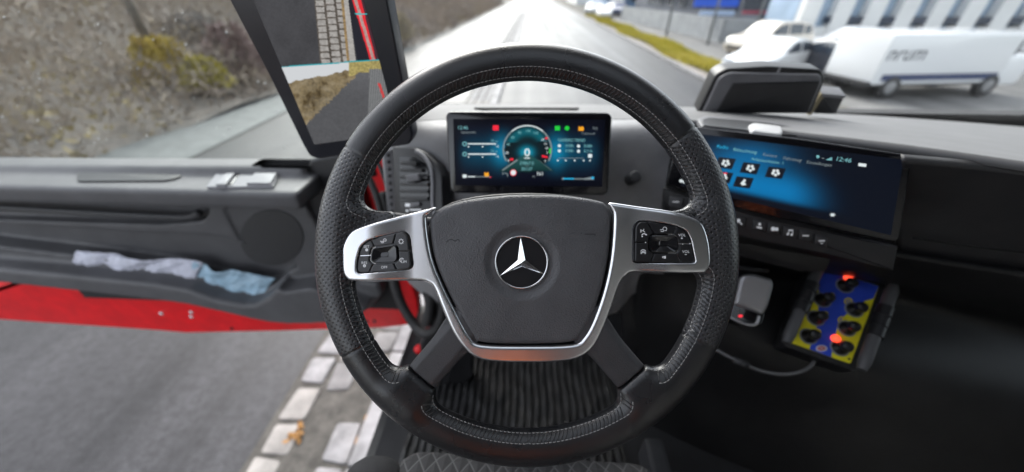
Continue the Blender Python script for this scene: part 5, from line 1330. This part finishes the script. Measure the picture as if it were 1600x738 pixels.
outboard(1242, 1252, 20, 29, M['signblue'], 'small_blue_sign', 30.9, b1)
# far left part: pale blue hall beyond
b2 = building('blue_hall', (20, 80, 0), 'pale blue industrial hall far down the right side of the road')
mb = MB(); mb.box((24, 82, 4), (24, 22, 8)); mb.build('wall', M['bluewall'], b2)
for k in range(7):
    mb = MB(); mb.box((13.8 + k * 3.3, 70.94, 2.0 + (k % 2) * .6), (2.2, .12, 2.2)); mb.build('panel', (M['white_clad'], M['win'])[k % 2], b2)
b2b = building('far_warehouse', (22, 120, 0), 'white warehouse at the far end of the road')
mb = MB(); mb.box((26, 125, 4), (30, 30, 8)); mb.build('wall', M['white_clad'], b2b)
# white building with pillars
b3 = building('white_hall', (20, 27, 0), 'white hall with broad pillars and pale blue glazing beside the parked van')
mb = MB(); mb.box((27.6, 27.6, 4.5), (23.6, 3.2, 9)); mb.build('wall', M['blueglass'], b3)
for k in range(12):
    mb = MB(); mb.box((16.3 + k * 1.8, 25.7, 4.4), (.95, .6, 8.8), bev=.05); mb.build('pillar', M['white_clad'], b3)
mb = MB(); mb.box((27, 25.75, .6), (21, .4, 1.2)); mb.build('plinth', M['white_clad'], b3)
mb = MB(); mb.box((27, 25.7, 1.55), (19, .5, .35)); mb.build('dark_band', M['darkclad'], b3)
# blue-grey shed behind the left bank
b4 = building('pale_blue_shed', (-17, 40, 0), 'pale blue industrial shed beyond the brush on the left')
mb = MB(); mb.box((-22, 52, 3.2), (10, 50, 7)); mb.build('wall', mat('pale_blue_cladding', (.30, .38, .50), .6, var=(.6, .15)), b4)
for k in range(8):
    mb = MB(); mb.box((-16.93, 31 + k * 6, 3.6), (.14, 1.2, 5)); mb.build('panel', (M['white_clad'], M['bluewall'])[k % 2], b4)
# lamp posts in front of the office
def post(x, y, h, label):
    t = empty('lamp_post', (x, y, 0), label, 'lamp post', 'lamp posts along the concrete wall'); mb = MB(); mb.tube([(x, y, 0), (x, y, h * .5), (x, y, h)], [.09, .07, .05], 10); mb.build('pole', M['frame'], t, True)
    mb = MB(); mb.box((x - .35, y, h + .04), (.9, .25, .1), bev=.03); mb.build('lamp_head', M['frame'], t)
for k, (px, py, lb) in enumerate([(1040, 60, 'lamp post nearest the far end of the concrete wall'), (1105, 70, 'lamp post in front of the middle of the concrete wall'), (1185, 32, 'lamp post in front of the blue sign, beside the pale car')]):
    yy_ = (33, 27.5, 26.5)[k]; p = at(px, py, 1, yy_); post(p[0], yy_, 7, lb)
# cars ------------------------------------------------------------------
def carmesh(name, loc, rz, prof, glasspoly, L_, W_, paint, label, cat='car', group=None, wheels=(.82, -.82), wr=.33):
    """x forward; prof: side outline (x, z); glasspoly: window band in side view"""
    t = empty(name, loc, label, cat, group); t.rotation_euler = (0, 0, rz); P = smooth_poly(prof, 3)
    def f(X, Y, Z):
        d2 = sd_poly(P, X[:, :, 0][:, :1] + 0 * Z[0, 0][None, :], 0 * X[:, 0, 0][:, None] + Z[0, 0][None, :])[:, None, :]
        hw = W_ / 2 - .22 * np.maximum(Z - .95, 0) - .10 * np.maximum(np.abs(X) - L_ * .33, 0) - .05 * np.maximum(.5 - Z, 0)
        return extr(d2, np.abs(Y) - hw, .12)
    def g(X, Y, Z): Xb, Yb, Zb = np.broadcast_arrays(X, Y, Z); return f(Xb, Yb, Zb)
    V, q = nets(g, (-L_ / 2 - .1, -W_ / 2 - .1, .1), (L_ / 2 + .1, W_ / 2 + .1, 2.4), .055)
    me = mesh_np(V, q); o = link('body', me, paint, t, True, world_space=False)
    cen = V[q].mean(1); inn = sd_poly(glasspoly, cen[:, 0], cen[:, 2]) < 0
    nr = np.cross(V[q[:, 1]] - V[q[:, 0]], V[q[:, 2]] - V[q[:, 0]]); nr /= np.linalg.norm(nr, axis=1)[:, None] + 1e-9
    side = inn & (np.abs(nr[:, 1]) > .55) & (np.abs((cen[:, 0] + .15) % 1.05 - .5) < .47); fr_b = inn & (np.abs(nr[:, 1]) < .45) & (np.abs(nr[:, 2]) < .93) & (np.abs(cen[:, 1]) < W_ / 2 - .28)
    for nm, mk in (('side_window', side), ('windscreen', fr_b)):
        if mk.sum() < 4: continue
        qq = q[mk]; u_, inv = np.unique(qq, return_inverse=True); off = np.zeros((len(V), 3)); 
        for c in range(4): np.add.at(off, q[:, c], nr)
        off /= np.linalg.norm(off, axis=1)[:, None] + 1e-9
        me = mesh_np(V[u_] + off[u_] * .008, inv.reshape(-1, 4)); link(nm, me, M['win'], t, True, world_space=False)
    for sx_ in wheels:
        for sy in (-1, 1):
            x = sx_ * L_ / 2 * .78; y = sy * (W_ / 2 - .10); mb = MB(); mb.lathe([(wr * .62, -.11), (wr * .95, -.10), (wr, -.07), (wr, .07), (wr * .95, .10), (wr * .62, .11)], (x, y, wr), (0, 1, 0), 24); w = mb.build('wheel', M['rubber'], t, True, world_space=False, auto=50)
            mb = MB(); mb.lathe([(wr * .62, 0), (wr * .55, .012), (.06, .02)], (x, y + sy * .105, wr), (0, sy, 0), 16); mb.build('rim', mat('wheel_rim', (.35, .35, .36), .35, metal=.7), w, world_space=False) if False else mb.build('rim', M['rimm'], w, world_space=False)
    for sy in (-1, 1):
        mb = MB(); mb.box((L_ / 2 - .10, sy * (W_ / 2 - .33), .70), (.14, .36, .15), bev=.04); mb.build('headlight', M['lampw'], t, world_space=False)
        mb = MB(); mb.box((-L_ / 2 + .06, sy * (W_ / 2 - .32), .85), (.12, .30, .14), bev=.04); mb.build('tail_light', M['lampr'], t, world_space=False)
    mb = MB(); mb.box((L_ / 2 - .01, 0, .5), (.1, W_ * .6, .16), bev=.03); mb.build('grille', M['plastic_black'], t, world_space=False)
    return t
M['rimm'] = mat('wheel_rim', (.35, .35, .36), .35, metal=.7); M['lampw'] = mat('lamp_glass', (.6, .62, .65), .1, coat=1.0); M['lampr'] = mat('tail_lamp_red', (.45, .01, .01), .2, coat=.5)
sedan = [(-2.2, .30), (-2.25, .75), (-2.1, .98), (-1.55, 1.05), (-.95, 1.36), (-.2, 1.46), (.35, 1.40), (1.05, 1.0), (1.9, .84), (2.2, .68), (2.22, .35), (1.9, .22), (0, .20), (-1.9, .22)]
suv = [(-2.15, .35), (-2.2, .9), (-2.05, 1.2), (-1.75, 1.55), (-1.0, 1.66), (0, 1.68), (.45, 1.58), (1.05, 1.12), (1.9, .98), (2.15, .75), (2.18, .4), (1.9, .26), (0, .24), (-1.9, .26)]
gl_s = [(-1.6, 1.0), (-.95, 1.30), (-.2, 1.39), (.33, 1.33), (1.0, 1.0)]
gl_u = [(-1.85, 1.1), (-1.7, 1.46), (-1.0, 1.57), (0, 1.59), (.42, 1.5), (1.0, 1.12)]
def paint(n, c): return mat(n, c, .25, coat=.8, metal=0.0)
M['beige'] = paint('champagne_paint', (.62, .56, .48)); M['whitep'] = paint('white_paint', (.78, .79, .80)); M['blackp'] = paint('black_paint', (.012, .016, .03)); M['silverp'] = paint('silver_paint', (.45, .47, .5)); M['bluep'] = paint('dark_blue_paint', (.02, .04, .12))
p = at(1192, 88, 2, 0); carmesh('parked_car', (p[0], p[1], 0), R(200), suv, gl_u, 4.4, 1.8, M['beige'], 'champagne coloured hatchback parked in front of the concrete wall', group='cars parked in the lot')
carmesh('parked_car', (10.0, 16.9, 0), R(214), sedan, gl_s, 4.5, 1.8, M['whitep'], 'white saloon parked nearest the road, behind the black dash unit', group='cars parked in the lot')
carmesh('parked_car', (12.2, 16.4, 0), R(100), sedan, gl_s, 4.5, 1.8, M['blackp'], 'black saloon parked between the white saloon and the van', group='cars parked in the lot')
carmesh('parked_car', (17.2, 22.3, 0), R(185), sedan, gl_s, 4.5, 1.8, M['whitep'], 'white car parked by the pillars of the white hall', group='cars parked in the lot')
for k, (x, y, pt, lb) in enumerate([(9.3, 56, M['whitep'], 'white car far down the road, nearest of the row on the grass edge'), (9.2, 62, M['silverp'], 'silver car second in the far roadside row'), (9.5, 68, M['whitep'], 'white car third in the far roadside row'), (12.2, 60, M['bluep'], 'dark blue car beside the far roadside row'), (12.5, 67, M['whitep'], 'farthest white car behind the dark blue one')]):
    carmesh('parked_car', (x, y, 0), R(268 - 6 * k), (sedan, suv)[k % 2], (gl_s, gl_u)[k % 2], 4.4, 1.8, pt, lb, group='cars parked far down the road')
# white van with lettering on its side
van = empty('white_van', (13.2, 14.2, 0), 'white box van with dark letters on its side at the right of the parking lot', 'van'); VR = R(8); van.rotation_euler = (0, 0, VR)
mb = MB(); mb.box((0, 0, 1.18), (4.6, 1.9, 1.50), bev=.10); mb.build('cargo_body', M['whitep'], van, True, world_space=False, auto=40)
mb = MB(); mb.box((2.75, 0, .82), (1.0, 1.84, .95), bev=.14); mb.build('bonnet', M['whitep'], van, True, world_space=False, auto=40)
mb = MB(); mb.box((2.42, 0, 1.42), (.30, 1.66, .62), bev=.08); mb.build('windscreen', M['win'], van, world_space=False)
mb = MB(); mb.box((0, 0, .46), (4.9, 1.86, .16), bev=.03); mb.build('bumper', M['plastic_black'], van, world_space=False)
for x in (2.1, -1.5):
    for sy in (-1, 1):
        mb = MB(); mb.lathe([(.2, -.12), (.33, -.11), (.35, -.07), (.35, .07), (.33, .11), (.2, .12)], (x, sy * .86, .35), (0, 1, 0), 24); w = mb.build('wheel', M['rubber'], van, True, world_space=False)
        mb = MB(); mb.lathe([(.2, 0), (.18, .012), (.05, .02)], (x, sy * .975, .35), (0, sy, 0), 16); mb.build('rim', M['rimm'], w, world_space=False)
mb = MB(); V, Fc = text_tris('nrum'); k_ = .62; mb.add(np.c_[V[:, 0] * k_ - 1.52 + V[:, 1] * .1, np.full(len(V), -.953) + 0 * V[:, 0], V[:, 1] * k_ + 1.36], Fc); mb.build('lettering', M['blackp'], van, world_space=False)
fvn = Frame((0, -.952, 0), (1, 0, 0), (0, 0, 1))
mb = MB(); mb.box((.1, -.951, .66), (4.2, .006, .20)); mb.build('side_stripe', M['bluep'], van, world_space=False)
# soft hills beyond
V = []; n = 90
for k in range(n + 1):
    a = math.pi * (-.15 + 1.3 * k / n); 
    for rr_, zz in ((420, -1), (470, 14 + 9 * math.sin(k * .5) + 5 * math.sin(k * 1.3)), (560, 30 + 16 * math.sin(k * .31))): V.append((rr_ * math.cos(a), rr_ * math.sin(a), zz))
mb = MB(); mb.add(V, [(k * 3 + i, k * 3 + 3 + i, k * 3 + 4 + i, k * 3 + 1 + i) for k in range(n) for i in (0, 1)]); struct(mb.build('hills', mat('wooded_hills', (.06, .07, .05), .9, var=(.03, .4)), None, True))
